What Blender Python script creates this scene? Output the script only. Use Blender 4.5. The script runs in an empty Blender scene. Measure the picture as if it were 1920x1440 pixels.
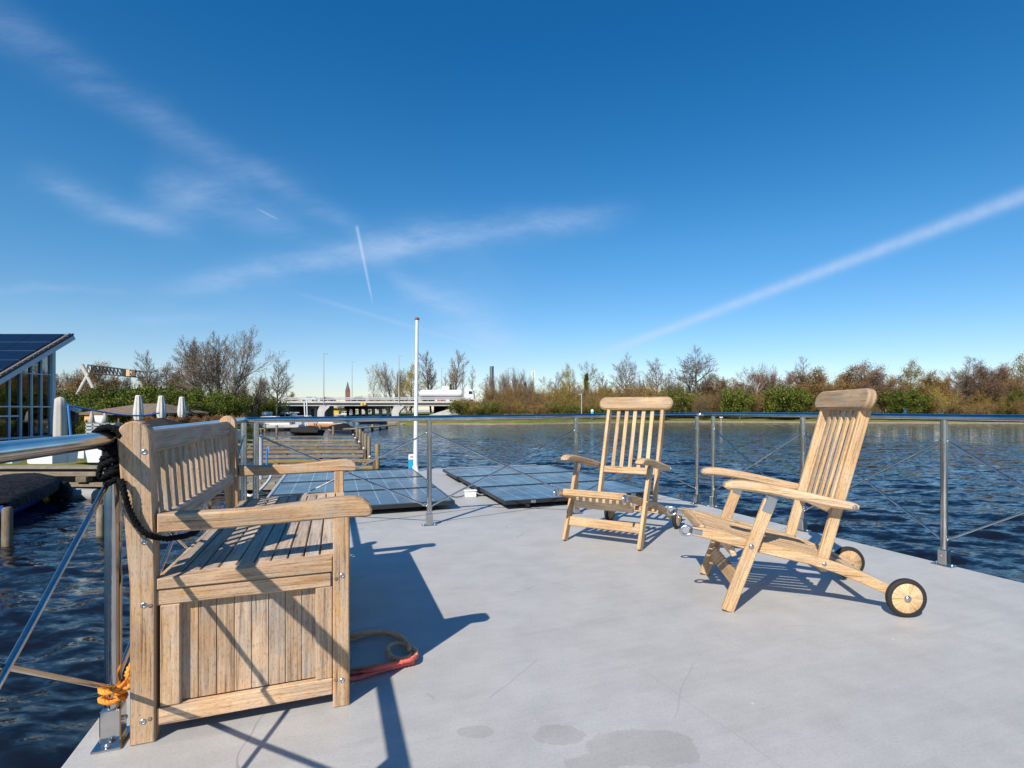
import bpy, math, random
import numpy as np
from mathutils import Vector, Matrix, Quaternion
random.seed(7)
R = math.radians
S = bpy.context.scene
COL = S.collection
V = Vector

# ------------------------------------------------------------------ camera, sky, sun
H = 0.95                                   # camera height above the deck
FPX, CX, CY = 1030.0, 1050.0, 768.0        # focal length and principal point, in 1920 px units
cam = bpy.data.cameras.new('camera'); co = bpy.data.objects.new('camera', cam); COL.objects.link(co)
co.location = (0, 0, H); co.rotation_euler = (R(90), 0, 0)
cam.sensor_width = 36.0; cam.lens = 36.0*FPX/1920
cam.shift_x = -(CX-960)/1920; cam.shift_y = (CY-720)/1920
cam.clip_start = 0.02; cam.clip_end = 20000
S.camera = co
SUN_EL, SUN_AZ = R(39.5), R(202.6)         # azimuth clockwise from +Y
world = bpy.data.worlds.new('World'); S.world = world; world.use_nodes = True
def build_world():
    nt = world.node_tree; N = nt.nodes; L = nt.links
    for n in list(N): N.remove(n)
    out = N.new('ShaderNodeOutputWorld'); bg = N.new('ShaderNodeBackground')
    sky = N.new('ShaderNodeTexSky'); sky.sky_type = 'NISHITA'; sky.sun_disc = False
    sky.sun_elevation = SUN_EL; sky.sun_rotation = SUN_AZ
    sky.altitude = 0; sky.air_density = 1.0; sky.dust_density = 0.0; sky.ozone_density = 3.0
    hs = N.new('ShaderNodeHueSaturation'); hs.inputs['Saturation'].default_value = 1.33; hs.inputs['Hue'].default_value = 0.5
    L.new(sky.outputs[0], hs.inputs['Color'])
    # thin blue spring air: the sky keeps its blue right down to the horizon
    tc0 = N.new('ShaderNodeTexCoord'); s0 = N.new('ShaderNodeSeparateXYZ'); L.new(tc0.outputs['Generated'], s0.inputs[0])
    hr = N.new('ShaderNodeValToRGB'); hr.color_ramp.elements[0].position = 0.0; hr.color_ramp.elements[0].color = (.74, .74, .93, 1)
    hr.color_ramp.elements[1].position = .55; hr.color_ramp.elements[1].color = (.44, .90, .98, 1)
    e_ = hr.color_ramp.elements.new(.12); e_.color = (.86, .86, .91, 1); e_ = hr.color_ramp.elements.new(.28); e_.color = (.86, .98, .97, 1)
    L.new(s0.outputs[2], hr.inputs[0])
    tint = N.new('ShaderNodeMix'); tint.data_type = 'RGBA'; tint.blend_type = 'MULTIPLY'; tint.inputs[0].default_value = 1.0
    L.new(hs.outputs[0], tint.inputs[6]); L.new(hr.outputs[0], tint.inputs[7])
    tc = N.new('ShaderNodeTexCoord')
    sp = N.new('ShaderNodeSeparateXYZ'); L.new(tc.outputs['Generated'], sp.inputs[0])
    def m(op, a, b=None, c=None, clamp=False):
        n = N.new('ShaderNodeMath'); n.operation = op; n.use_clamp = clamp
        for i, q in enumerate((a, b, c)):
            if q is None: continue
            if isinstance(q, (int, float)): n.inputs[i].default_value = q
            else: L.new(q, n.inputs[i])
        return n.outputs[0]
    dy = m('MAXIMUM', sp.outputs[1], 0.02)
    u = m('DIVIDE', sp.outputs[0], dy); v = m('DIVIDE', sp.outputs[2], dy)
    front = m('GREATER_THAN', sp.outputs[1], 0.03)
    cb = N.new('ShaderNodeCombineXYZ'); L.new(u, cb.inputs[0]); L.new(v, cb.inputs[1]); cb.inputs[2].default_value = 1
    def noise(scale, detail, rough=0.5, stretch=(1, 1, 1), rot=0.0):
        mp = N.new('ShaderNodeMapping'); mp.inputs['Rotation'].default_value = (0, 0, rot); mp.inputs['Scale'].default_value = stretch
        L.new(cb.outputs[0], mp.inputs[0])
        n = N.new('ShaderNodeTexNoise'); n.inputs['Scale'].default_value = scale
        n.inputs['Detail'].default_value = detail; n.inputs['Roughness'].default_value = rough
        L.new(mp.outputs[0], n.inputs['Vector']); return n
    wob = noise(3.0, 4, 0.6)
    sub = N.new('ShaderNodeVectorMath'); sub.operation = 'SUBTRACT'; L.new(wob.outputs['Color'], sub.inputs[0]); sub.inputs[1].default_value = (.5, .5, .5)
    scl = N.new('ShaderNodeVectorMath'); scl.operation = 'MULTIPLY'; L.new(sub.outputs[0], scl.inputs[0]); scl.inputs[1].default_value = (.07, .07, 0)
    wv = N.new('ShaderNodeVectorMath'); wv.operation = 'ADD'; L.new(cb.outputs[0], wv.inputs[0]); L.new(scl.outputs[0], wv.inputs[1])
    soft = noise(7.0, 9, 0.66, (1, 3.2, 1), -.45)
    softm = m('MULTIPLY_ADD', soft.outputs['Fac'], 2.0, -0.45, clamp=True)
    fine = noise(40.0, 4, 0.6); finem = m('MULTIPLY_ADD', fine.outputs['Fac'], .8, 0.45, clamp=True)
    def ppt(x, y): return ((x-CX)/FPX, (CY-y)/FPX)
    total = None
    # soft cirrus bands and aircraft trails: start, end (directions), half widths, strength, wobbling?, end fades
    bands = [((-120, -20), (740, 470), 46, 16, .18, True, (.02, .12)),
             ((240, 330), (640, 460), 60, 20, .18, True, (.2, .3)),
             ((20, 320), (400, 460), 28, 18, .36, True, (.35, .35)),
             ((250, 375), (640, 335), 60, 30, .15, True, (.3, .5)),
             ((230, 560), (860, 438), 18, 30, .44, True, (.35, .2)),
             ((640, 470), (1240, 392), 28, 22, .40, True, (.25, .35)),
             ((700, 490), (1010, 690), 12, 46, .32, True, (.3, .3)),
             ((800, 440), (960, 620), 60, 60, .10, True, (.3, .4)),
             ((-100, 540), (300, 562), 10, 6, .16, True, (.3, .5)),
             ((160, 600), (480, 600), 8, 8, .14, True, (.4, .4)),
             ((1085, 680), (2060, 315), 7, 15, .52, False, (.10, .02)),
             ((668, 420), (701, 580), 3, 1.6, .50, False, (.05, .25)),
             ((476, 388), (522, 412), 1.6, 1.4, .28, False, (.4, .1)),
             ((510, 535), (1000, 680), 4, 4, .16, False, (.3, .3)),
             ((1560, 640), (1960, 660), 6, 4, .16, True, (.3, .4)),
             ((-300, 640), (1300, 640), 90, 110, .10, True, (.3, .4)),
             ((850, 690), (1250, 665), 30, 25, .14, True, (.3, .4))]
    for a, b, w0, w1, k, wb, (e0, e1) in bands:
        a = ppt(*a); b = ppt(*b); dx, dv = b[0]-a[0], b[1]-a[1]; ln2 = dx*dx+dv*dv; ln = math.sqrt(ln2)
        src = wv.outputs[0] if wb else cb.outputs[0]
        d1 = N.new('ShaderNodeVectorMath'); d1.operation = 'DOT_PRODUCT'; L.new(src, d1.inputs[0])
        d1.inputs[1].default_value = (dx/ln2, dv/ln2, -(a[0]*dx+a[1]*dv)/ln2)
        d2 = N.new('ShaderNodeVectorMath'); d2.operation = 'DOT_PRODUCT'; L.new(src, d2.inputs[0])
        d2.inputs[1].default_value = (-dv/ln, dx/ln, (a[0]*dv-a[1]*dx)/ln)
        s = d1.outputs['Value']; t = d2.outputs['Value']
        sc = m('ADD', s, 0, clamp=True)
        w = m('MULTIPLY_ADD', sc, (w1-w0)/FPX, w0/FPX)
        q = m('DIVIDE', t, w); q = m('MULTIPLY', q, q); q = m('MULTIPLY', q, -1.0); g = m('POWER', math.e, q)
        def ramp(val, lo, hi):
            mr = N.new('ShaderNodeMapRange'); mr.interpolation_type = 'SMOOTHSTEP'
            L.new(val, mr.inputs['Value']); mr.inputs['From Min'].default_value = lo; mr.inputs['From Max'].default_value = hi
            return mr.outputs[0]
        g = m('MULTIPLY', g, ramp(s, 0, e0)); g = m('MULTIPLY', g, ramp(s, 1, 1-e1))
        g = m('MULTIPLY', g, softm if wb else finem); g = m('MULTIPLY', g, k)
        total = g if total is None else m('ADD', total, g)
    total = m('MULTIPLY', total, front); total = m('MINIMUM', total, 0.75)
    mx = N.new('ShaderNodeMix'); mx.data_type = 'RGBA'
    L.new(total, mx.inputs[0]); L.new(tint.outputs[2], mx.inputs[6]); mx.inputs[7].default_value = (4.3, 5.3, 7.2, 1)
    L.new(mx.outputs[2], bg.inputs[0]); bg.inputs[1].default_value = 0.1
    L.new(bg.outputs[0], out.inputs[0])
    return sky, hs, bg
build_world()
sl = bpy.data.lights.new('sun', 'SUN'); so = bpy.data.objects.new('sun', sl); COL.objects.link(so)
sl.energy = 4.2; sl.angle = R(0.5); sl.color = (1.0, .925, .81)
sdir = V((math.sin(SUN_AZ)*math.cos(SUN_EL), math.cos(SUN_AZ)*math.cos(SUN_EL), math.sin(SUN_EL)))
so.rotation_euler = sdir.to_track_quat('Z', 'Y').to_euler()
S.view_settings.view_transform = 'Standard'; S.view_settings.look = 'None'
S.view_settings.exposure = 0.45; S.view_settings.gamma = 1.0
S.view_settings.use_curve_mapping = False
try:
    S.cycles.use_denoising = True; S.cycles.max_bounces = 8
except Exception: pass

# ------------------------------------------------------------------ helpers
def at(px, py, Y): return V(((px-CX)/FPX*Y, Y, H+(CY-py)/FPX*Y))
def gnd(px, py, z=0.0):
    Y = (H-z)*FPX/(py-CY); return V(((px-CX)/FPX*Y, Y, z))
def pxx(px, Y): return (px-CX)/FPX*Y
def pz(py, Y): return H+(CY-py)/FPX*Y

class MB:
    def __init__(self): self.v = []; self.f = []; self.uv = []; self.c = []; self.s = []; self.m = []
    def add(self, vs, fs, uvs=None, col=(.5, 0, 0, 1), smooth=False, mi=0):
        o = len(self.v); self.v.extend([tuple(p) for p in vs])
        for i, f in enumerate(fs):
            self.f.append([o+k for k in f]); self.s.append(smooth); self.m.append(mi)
            self.uv.extend(uvs[i] if uvs else [(vs[k][0]+vs[k][1], vs[k][2]) for k in f])
            self.c.extend([col]*len(f))
    def box(self, c, sx, sy, sz, ax=None, ch=0.0, grey=0.0, mi=0):
        """chamfered box centred at c; sx is the length (grain) direction; ax = (X,Y,Z) unit axes"""
        c = V(c); X, Y, Z = ax if ax else (V((1, 0, 0)), V((0, 1, 0)), V((0, 0, 1)))
        h = (sx/2, sy/2, sz/2); ch = min(ch, .45*min(sx, sy, sz))
        off = (random.uniform(0, 40), random.uniform(0, 40)); col = (random.random(), grey, 0, 1)
        vs = []; idx = {}
        for a in range(3):
            for sa in (-1, 1):
                for sb in (-1, 1):
                    for scn in (-1, 1):
                        b, d = (a+1) % 3, (a+2) % 3; q = [0, 0, 0]
                        q[a] = sa*h[a]; q[b] = sb*(h[b]-ch); q[d] = scn*(h[d]-ch)
                        idx[(a, sa, sb, scn)] = len(vs); vs.append(q)
        fs = []
        for a in range(3):
            for sa in (-1, 1):
                f = [idx[(a, sa, -1, -1)], idx[(a, sa, 1, -1)], idx[(a, sa, 1, 1)], idx[(a, sa, -1, 1)]]
                fs.append(f if sa > 0 else f[::-1])
        if ch > 0:
            for a in range(3):       # edges between face a and face b, running along d
                b, d = (a+1) % 3, (a+2) % 3
                for sa in (-1, 1):
                    for sb in (-1, 1):
                        A0 = idx[(a, sa, sb, -1)]; A1 = idx[(a, sa, sb, 1)]
                        B0 = idx[(b, sb, -1, sa)]; B1 = idx[(b, sb, 1, sa)]
                        f = [A0, B0, B1, A1]; fs.append(f if sa*sb > 0 else f[::-1])
            for sx_ in (-1, 1):
                for sy_ in (-1, 1):
                    for sz_ in (-1, 1):
                        f = [idx[(0, sx_, sy_, sz_)], idx[(1, sy_, sz_, sx_)], idx[(2, sz_, sx_, sy_)]]
                        fs.append(f if sx_*sy_*sz_ > 0 else f[::-1])
        uvs = []
        for f in fs:
            ct = [sum(vs[k][i] for k in f)/len(f) for i in range(3)]
            r = [abs(ct[i])/max(h[i], 1e-6) for i in range(3)]; w = r.index(max(r))
            if w == 0: uvs.append([(off[0]+vs[k][1]*.3, off[1]+vs[k][2]) for k in f])
            elif w == 1: uvs.append([(off[0]+vs[k][0], off[1]+h[1]+vs[k][2]) for k in f])
            else: uvs.append([(off[0]+vs[k][0], off[1]+vs[k][1]) for k in f])
        self.add([c+X*q[0]+Y*q[1]+Z*q[2] for q in vs], fs, uvs, col, False, mi); return self
    def board(self, p0, p1, w, t, up=(0, 0, 1), ch=.003, grey=0.0, mi=0):
        p0, p1 = V(p0), V(p1); X = (p1-p0).normalized(); up = V(up)
        Z = (up-X*up.dot(X)).normalized(); Y = Z.cross(X)
        return self.box((p0+p1)/2, (p1-p0).length, w, t, (X, Y, Z), ch, grey, mi)
    def prism(self, pts, o, ax, ay, az, th, ch=.004, grey=0.0, mi=0):
        """outline pts (2-D, counter-clockwise) in plane (ax, ay) at o, extruded th along az, edges chamfered"""
        o, ax, ay, az = V(o), V(ax), V(ay), V(az); n = len(pts)
        if ax.cross(ay).dot(az) < 0: pts = pts[::-1]
        ins = []
        for i in range(n):
            p, q, r = V(pts[i-1]), V(pts[i]), V(pts[(i+1) % n])
            n1 = V((-(q-p).y, (q-p).x)).normalized(); n2 = V((-(r-q).y, (r-q).x)).normalized()
            nn = n1+n2; nn = nn/max(.5, nn.length_squared/2) if nn.length > 1e-6 else n1
            sgn = 1 if ax.cross(ay).dot(az) >= 0 else -1
            ins.append(q+nn*ch*sgn)
        rings = []
        for P, z in ((ins, 0), (pts, ch), (pts, th-ch), (ins, th)):
            rings.append([o+ax*p[0]+ay*p[1]+az*z for p in P])
        vs = [p for r in rings for p in r]; fs = []; uvs = []; off = (random.uniform(0, 40), random.uniform(0, 40))
        for k in range(3):
            for i in range(n):
                j = (i+1) % n; fs.append([k*n+i, k*n+j, (k+1)*n+j, (k+1)*n+i])
                uvs.append([(off[0]+pts[i][0], off[1]+.3+k*th/3), (off[0]+pts[j][0], off[1]+.3+k*th/3), (off[0]+pts[j][0], off[1]+.3+(k+1)*th/3), (off[0]+pts[i][0], off[1]+.3+(k+1)*th/3)])
        fs.append(list(range(n))[::-1]); uvs.append([(off[0]+pts[i][0], off[1]+pts[i][1]) for i in range(n)][::-1])
        fs.append([3*n+i for i in range(n)]); uvs.append([(off[0]+pts[i][0], off[1]+pts[i][1]) for i in range(n)])
        self.add(vs, fs, uvs, (random.random(), grey, 0, 1), False, mi); return self
    def loft(self, rings, closed=True, caps=True, smooth=True, col=None, mi=0, vscale=1.0):
        n = len(rings[0]); vs = [p for r in rings for p in r]; fs = []; uvs = []
        L = [0.0]
        for a, b in zip(rings, rings[1:]): L.append(L[-1]+(V(b[0])-V(a[0])).length)
        off = random.uniform(0, 40)
        W = [0.0]
        r0 = rings[len(rings)//2]
        for i in range(n): W.append(W[-1]+(V(r0[(i+1) % n])-V(r0[i])).length)
        for k in range(len(rings)-1):
            for i in range(n if closed else n-1):
                j = (i+1) % n; fs.append([k*n+i, k*n+j, (k+1)*n+j, (k+1)*n+i])
                uvs.append([(off+L[k], W[i]), (off+L[k], W[i+1]), (off+L[k+1], W[i+1]), (off+L[k+1], W[i])])
        col = col or (random.random(), 0, 0, 1)
        self.add(vs, fs, uvs, col, smooth, mi)
        if caps and closed:
            self.add(rings[0], [list(range(n))[::-1]], None, col, False, mi); self.add(rings[-1], [list(range(n))], None, col, False, mi)
        return self
    def tube(self, pts, rad, n=10, closed=False, caps=True, col=None, smooth=True, mi=0):
        pts = [V(p) for p in pts]; m = len(pts)
        if not hasattr(rad, '__len__'): rad = [rad]*m
        T = []
        for i in range(m):
            a = pts[i-1] if (i > 0 or closed) else pts[i]; b = pts[(i+1) % m] if (i < m-1 or closed) else pts[i]
            T.append((b-a).normalized())
        up = V((0, 0, 1)) if abs(T[0].z) < .9 else V((1, 0, 0))
        Nn = (up-T[0]*up.dot(T[0])).normalized(); rings = []
        for i in range(m):
            Nn = (Nn-T[i]*Nn.dot(T[i])); Nn = Nn.normalized() if Nn.length > 1e-6 else T[i].orthogonal().normalized()
            B = T[i].cross(Nn)
            rings.append([pts[i]+(Nn*math.cos(2*math.pi*k/n)+B*math.sin(2*math.pi*k/n))*rad[i] for k in range(n)])
        if closed: rings.append(rings[0])
        return self.loft(rings, True, caps and not closed, smooth, col, mi)
    def cyl(self, p0, p1, r, n=16, r2=None, mi=0): return self.tube([p0, p1], [r, r if r2 is None else r2], n, mi=mi)
    def lathe(self, prof, o, ax=(0, 0, 1), n=24, mi=0, smooth=True, caps=True):
        o, ax = V(o), V(ax).normalized(); a = ax.orthogonal().normalized(); b = ax.cross(a)
        rings = [[o+ax*z+(a*math.cos(2*math.pi*k/n)+b*math.sin(2*math.pi*k/n))*max(r, 1e-4) for k in range(n)] for r, z in prof]
        return self.loft(rings, True, caps, smooth, None, mi)
    def ball(self, c, r, n=10, sc=(1, 1, 1)):
        c = V(c); rings = []
        for i in range(n+1):
            th = math.pi*(i/n); rr = max(math.sin(th), .01)
            rings.append([c+V((rr*math.cos(2*math.pi*k/(2*n))*r*sc[0], rr*math.sin(2*math.pi*k/(2*n))*r*sc[1], -math.cos(th)*r*sc[2])) for k in range(2*n)])
        return self.loft(rings)
    def quad(self, c, a, b, col=(.5, 0, 0, 1)):
        c, a, b = V(c), V(a), V(b); self.add([c-a-b, c+a-b, c+a+b, c-a+b], [[0, 1, 2, 3]], [[(0, 0), (1, 0), (1, 1), (0, 1)]], col)
    def rope(self, pts, r, pitch=.05, closed=False):
        P = spline(pts, r*1.1); n = len(P); T = []
        L = [0]
        for a, b in zip(P, P[1:]): L.append(L[-1]+(b-a).length)
        T = [((P[min(i+1, n-1)]-P[max(i-1, 0)]).normalized()) for i in range(n)]
        up = V((0, 0, 1)) if abs(T[0].z) < .9 else V((1, 0, 0)); Nn = (up-T[0]*up.dot(T[0])).normalized(); fr = []
        for i in range(n):
            Nn = (Nn-T[i]*Nn.dot(T[i])).normalized(); fr.append((Nn.copy(), T[i].cross(Nn)))
        for s in range(3):
            q = []
            for i in range(n):
                a = 2*math.pi*(L[i]/pitch+s/3); q.append(P[i]+(fr[i][0]*math.cos(a)+fr[i][1]*math.sin(a))*r*.52)
            self.tube(q, r*.54, 6)
        return self
    def build(self, name, mat, parent=None, kind=None):
        me = bpy.data.meshes.new(name); me.from_pydata(self.v, [], self.f)
        mats = mat if isinstance(mat, (list, tuple)) else [mat]
        for q in mats: me.materials.append(q)
        uvl = me.uv_layers.new(name='UVMap'); uvl.data.foreach_set('uv', np.array(self.uv, dtype=np.float32).ravel())
        ca = me.color_attributes.new('tint', 'FLOAT_COLOR', 'CORNER'); ca.data.foreach_set('color', np.array(self.c, dtype=np.float32).ravel())
        me.polygons.foreach_set('use_smooth', np.array(self.s, dtype=bool))
        me.polygons.foreach_set('material_index', np.array(self.m, dtype=np.int32)); me.update()
        o = bpy.data.objects.new(name, me); COL.objects.link(o)
        if parent is not None: o.parent = parent
        if kind: o['kind'] = kind
        return o

def spline(pts, step):
    pts = [V(p) for p in pts]; out = []
    for i in range(len(pts)-1):
        p0 = pts[max(i-1, 0)]; p1 = pts[i]; p2 = pts[i+1]; p3 = pts[min(i+2, len(pts)-1)]
        n = max(2, int((p2-p1).length/step))
        for k in range(n):
            t = k/n
            out.append(.5*((2*p1)+(p2-p0)*t+(2*p0-5*p1+4*p2-p3)*t*t+(3*p1-p0-3*p2+p3)*t**3))
    out.append(pts[-1]); return out
def thing(name, label, cat, loc=(0, 0, 0), rotz=0.0, group=None):
    o = bpy.data.objects.new(name, None); COL.objects.link(o); o.empty_display_size = .2
    o.location = loc; o.rotation_euler = (0, 0, rotz); return tag(o, label, cat, group)
def tag(o, label, cat, group=None, kind=None):
    o['label'] = label; o['category'] = cat
    if group: o['group'] = group
    if kind: o['kind'] = kind
    return o
def dup(root, loc=None, rotz=None, label=None, group=None, scale=None):
    r = root.copy(); COL.objects.link(r)
    if loc is not None: r.location = loc
    if rotz is not None: r.rotation_euler = (0, 0, rotz)
    if scale is not None: r.scale = scale
    if label: r['label'] = label
    if group: r['group'] = group
    for ch in list(root.children):
        c = ch.copy(); COL.objects.link(c); c.parent = r
        for g in list(ch.children):
            d = g.copy(); COL.objects.link(d); d.parent = c
    return r

# ------------------------------------------------------------------ materials
def newmat(name):
    m = bpy.data.materials.new(name); m.use_nodes = True; nt = m.node_tree
    return m, nt, nt.nodes['Principled BSDF']
def nmath(nt, op, a, b=None, c=None, clamp=False):
    n = nt.nodes.new('ShaderNodeMath'); n.operation = op; n.use_clamp = clamp
    for i, q in enumerate((a, b, c)):
        if q is None: continue
        if isinstance(q, (int, float)): n.inputs[i].default_value = q
        else: nt.links.new(q, n.inputs[i])
    return n.outputs[0]
def nnoise(nt, src, scale, detail=4, rough=.55, stretch=(1, 1, 1), loc=(0, 0, 0)):
    mp = nt.nodes.new('ShaderNodeMapping'); mp.inputs['Scale'].default_value = stretch; mp.inputs['Location'].default_value = loc
    nt.links.new(src, mp.inputs[0])
    n = nt.nodes.new('ShaderNodeTexNoise'); n.inputs['Scale'].default_value = scale; n.inputs['Detail'].default_value = detail
    n.inputs['Roughness'].default_value = rough; nt.links.new(mp.outputs[0], n.inputs['Vector']); return n.outputs['Fac']
def nramp(nt, fac, stops):
    r = nt.nodes.new('ShaderNodeValToRGB'); e = r.color_ramp.elements
    while len(e) < len(stops): e.new(.5)
    for i, (p, c) in enumerate(stops):
        e[i].position = p; e[i].color = (c, c, c, 1) if isinstance(c, (int, float)) else (*c, 1)
    nt.links.new(fac, r.inputs[0]); return r.outputs[0]
def nmix(nt, fac, a, b, mode='MIX'):
    n = nt.nodes.new('ShaderNodeMix'); n.data_type = 'RGBA'; n.blend_type = mode
    if isinstance(fac, (int, float)): n.inputs[0].default_value = fac
    else: nt.links.new(fac, n.inputs[0])
    for i, q in ((6, a), (7, b)):
        if isinstance(q, tuple): n.inputs[i].default_value = (*q[:3], 1)
        else: nt.links.new(q, n.inputs[i])
    return n.outputs[2]
def nbump(nt, b, hgt, strength, dist):
    n = nt.nodes.new('ShaderNodeBump'); n.inputs['Strength'].default_value = strength; n.inputs['Distance'].default_value = dist
    nt.links.new(hgt, n.inputs['Height']); nt.links.new(n.outputs[0], b.inputs['Normal'])
def simple(name, col, rough=.6, metal=0.0, var=.12, scale=6, bump=0.0, spec=None, coat=0, bd=.01):
    m, nt, b = newmat(name); tc = nt.nodes.new('ShaderNodeTexCoord').outputs['Object']
    f = nnoise(nt, tc, scale, 5, .6)
    c = nramp(nt, f, [(.3, tuple(x*(1-var) for x in col)), (.7, tuple(min(1, x*(1+var)) for x in col))])
    nt.links.new(c, b.inputs['Base Color']); b.inputs['Roughness'].default_value = rough; b.inputs['Metallic'].default_value = metal
    if spec is not None: b.inputs['Specular IOR Level'].default_value = spec
    if coat: b.inputs['Coat Weight'].default_value = coat; b.inputs['Coat Roughness'].default_value = .05
    if bump: nbump(nt, b, nnoise(nt, tc, scale*8 if bd < .02 else scale, 4), bump, bd)
    return m
def woodmat(name, dark, light, greyc, grey_add=0.0, contrast=1.0, mossy=0.0):
    m, nt, b = newmat(name); uv = nt.nodes.new('ShaderNodeTexCoord').outputs['UV']
    at_ = nt.nodes.new('ShaderNodeAttribute'); at_.attribute_name = 'tint'
    sp = nt.nodes.new('ShaderNodeSeparateColor'); nt.links.new(at_.outputs['Color'], sp.inputs[0])
    g1 = nnoise(nt, uv, 1, 7, .62, (4, 130, 1)); g2 = nnoise(nt, uv, 1, 5, .6, (2.2, 34, 1)); bl = nnoise(nt, uv, 1, 5, .65, (7, 16, 1))
    big = nnoise(nt, uv, 1, 3, .6, (3, 5, 1), (9, 3, 0)); speck = nnoise(nt, uv, 1, 3, .7, (60, 220, 1))
    swirl = nnoise(nt, uv, 1, 4, .6, (5, 26, 1), (2, 7, 0))
    gr = nmath(nt, 'ADD', nmath(nt, 'MULTIPLY', g1, .55), nmath(nt, 'ADD', nmath(nt, 'MULTIPLY', g2, .3), nmath(nt, 'MULTIPLY', swirl, .15)))
    c = nramp(nt, gr, [(.38, dark), (.49, tuple(a*.4+d*.6 for a, d in zip(dark, light))), (.60, light)])
    gm = nmath(nt, 'MULTIPLY_ADD', bl, 3.2, -1.25, clamp=True)
    gm = nmath(nt, 'ADD', nmath(nt, 'MULTIPLY', gm, .70), nmath(nt, 'ADD', nmath(nt, 'MULTIPLY', sp.outputs[1], .75), grey_add), clamp=True)
    gcol = nramp(nt, gr, [(.38, tuple(x*.50 for x in greyc)), (.60, greyc)])
    c = nmix(nt, gm, c, gcol)
    pale = nmath(nt, 'MULTIPLY_ADD', big, 4.5, -2.35, clamp=True)
    c = nmix(nt, nmath(nt, 'MULTIPLY', pale, .5), c, tuple(min(1, x*1.2+.10) for x in light))
    warm = nmath(nt, 'MULTIPLY_ADD', nnoise(nt, uv, 1, 5, .65, (14, 30, 1), (1, 9, 0)), 5.0, -2.75, clamp=True)
    c = nmix(nt, nmath(nt, 'MULTIPLY', warm, .55), c, (light[0]*.86, light[1]*.66, light[2]*.45))
    crk = nramp(nt, g1, [(.33, .50), (.41, 1.0)])
    c = nmix(nt, .8, c, crk, 'MULTIPLY')
    sk = nramp(nt, speck, [(.36, .42), (.47, 1.0)]); c = nmix(nt, .6*contrast, c, sk, 'MULTIPLY')
    tv = nmath(nt, 'MULTIPLY_ADD', sp.outputs[0], .42, .86)
    cc = nt.nodes.new('ShaderNodeCombineColor'); [nt.links.new(tv, cc.inputs[i]) for i in range(3)]
    c = nmix(nt, 1.0, c, cc.outputs[0], 'MULTIPLY')
    if mossy:
        ms = nmath(nt, 'MULTIPLY_ADD', nnoise(nt, uv, 1, 4, .7, (9, 14, 1), (4, 8, 0)), 5, -3.0, clamp=True)
        c = nmix(nt, nmath(nt, 'MULTIPLY', ms, mossy), c, (.22, .19, .03))
    nt.links.new(c, b.inputs['Base Color']); b.inputs['Roughness'].default_value = .72; b.inputs['Specular IOR Level'].default_value = .25
    nbump(nt, b, gr, .7, .004); return m
M = {}
M['bench'] = woodmat('weathered_teak', (.27, .125, .042), (.60, .37, .185), (.54, .45, .36), .08)
M['chair'] = woodmat('oiled_teak', (.34, .18, .065), (.70, .46, .24), (.54, .45, .35), -.08, mossy=.35)
M['pile'] = woodmat('mooring_timber', (.08, .058, .032), (.27, .20, .115), (.27, .235, .18), .15, mossy=.6)
M['mossbeam'] = woodmat('mossy_timber', (.16, .10, .03), (.40, .28, .09), (.30, .26, .15), 0, mossy=.9)
m, nt, b = newmat('polished_steel'); tc = nt.nodes.new('ShaderNodeTexCoord').outputs['Object']
b.inputs['Metallic'].default_value = 1.0
nt.links.new(nramp(nt, nnoise(nt, tc, 9, 4), [(.35, (.46, .45, .43)), (.7, (.62, .61, .59))]), b.inputs['Base Color'])
nt.links.new(nramp(nt, nnoise(nt, tc, 14, 5), [(.3, .10), (.75, .24)]), b.inputs['Roughness']); M['steel'] = m
M['bolt'] = simple('zinc_bolt', (.55, .56, .57), .3, 1.0)
M['black_metal'] = simple('black_metal', (.02, .02, .022), .45)
M['tyre'] = simple('black_rubber', (.018, .018, .018), .75)
M['white'] = simple('white_paint', (.80, .80, .79), .4, var=.05)
M['white_hull'] = simple('white_gelcoat', (.72, .72, .70), .3, var=.08)
M['black_cloth'] = simple('black_tarpaulin', (.010, .010, .012), .85, var=.3, scale=3.5, bump=.8, spec=.25, bd=.25)
M['grey_cloth'] = simple('dark_grey_tarpaulin', (.024, .024, .026), .85, var=.25, bump=.5, spec=.2)
M['blue_hull'] = simple('blue_hull', (.02, .07, .42), .3, var=.1)
M['green_cloth'] = simple('green_canvas', (.02, .13, .09), .7)
M['glass'] = simple('dark_glass', (.018, .024, .03), .04, var=.3, spec=.8)
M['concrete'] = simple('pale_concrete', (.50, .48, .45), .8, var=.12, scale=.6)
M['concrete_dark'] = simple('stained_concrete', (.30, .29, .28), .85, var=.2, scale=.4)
M['parapet'] = simple('grey_galvanised', (.42, .44, .46), .5, var=.1)
M['brick'] = simple('red_brick', (.28, .12, .08), .85, var=.2, scale=3)
M['slate'] = simple('grey_slate', (.13, .12, .13), .7)
M['thatch'] = simple('brown_shingle', (.20, .145, .10), .9, var=.25, scale=3, bump=.4)
M['parasol'] = simple('white_canvas', (.62, .61, .58), .85, var=.1)
M['parasol_taupe'] = simple('taupe_canvas', (.48, .44, .40), .85, var=.08)
M['blue_paint'] = simple('blue_paint', (.05, .22, .62), .4)
M['pale_frame'] = simple('pale_blue_frame', (.52, .60, .70), .45, var=.05)
M['cyan'] = simple('cyan_plastic', (.01, .36, .62), .45)
M['red'] = simple('red_paint', (.5, .03, .03), .4)
M['car_dark'] = simple('dark_car_paint', (.02, .025, .03), .25, coat=1)
M['car_white'] = simple('white_car_paint', (.75, .76, .77), .25, coat=1)
M['asphalt'] = simple('asphalt', (.05, .05, .05), .9)
M['rope_black'] = simple('black_rope', (.006, .006, .007), .85, var=.3, scale=40, spec=.15)
M['rope_red'] = simple('faded_red_rope', (.88, .16, .12), .85, var=.3, scale=18)
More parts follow.
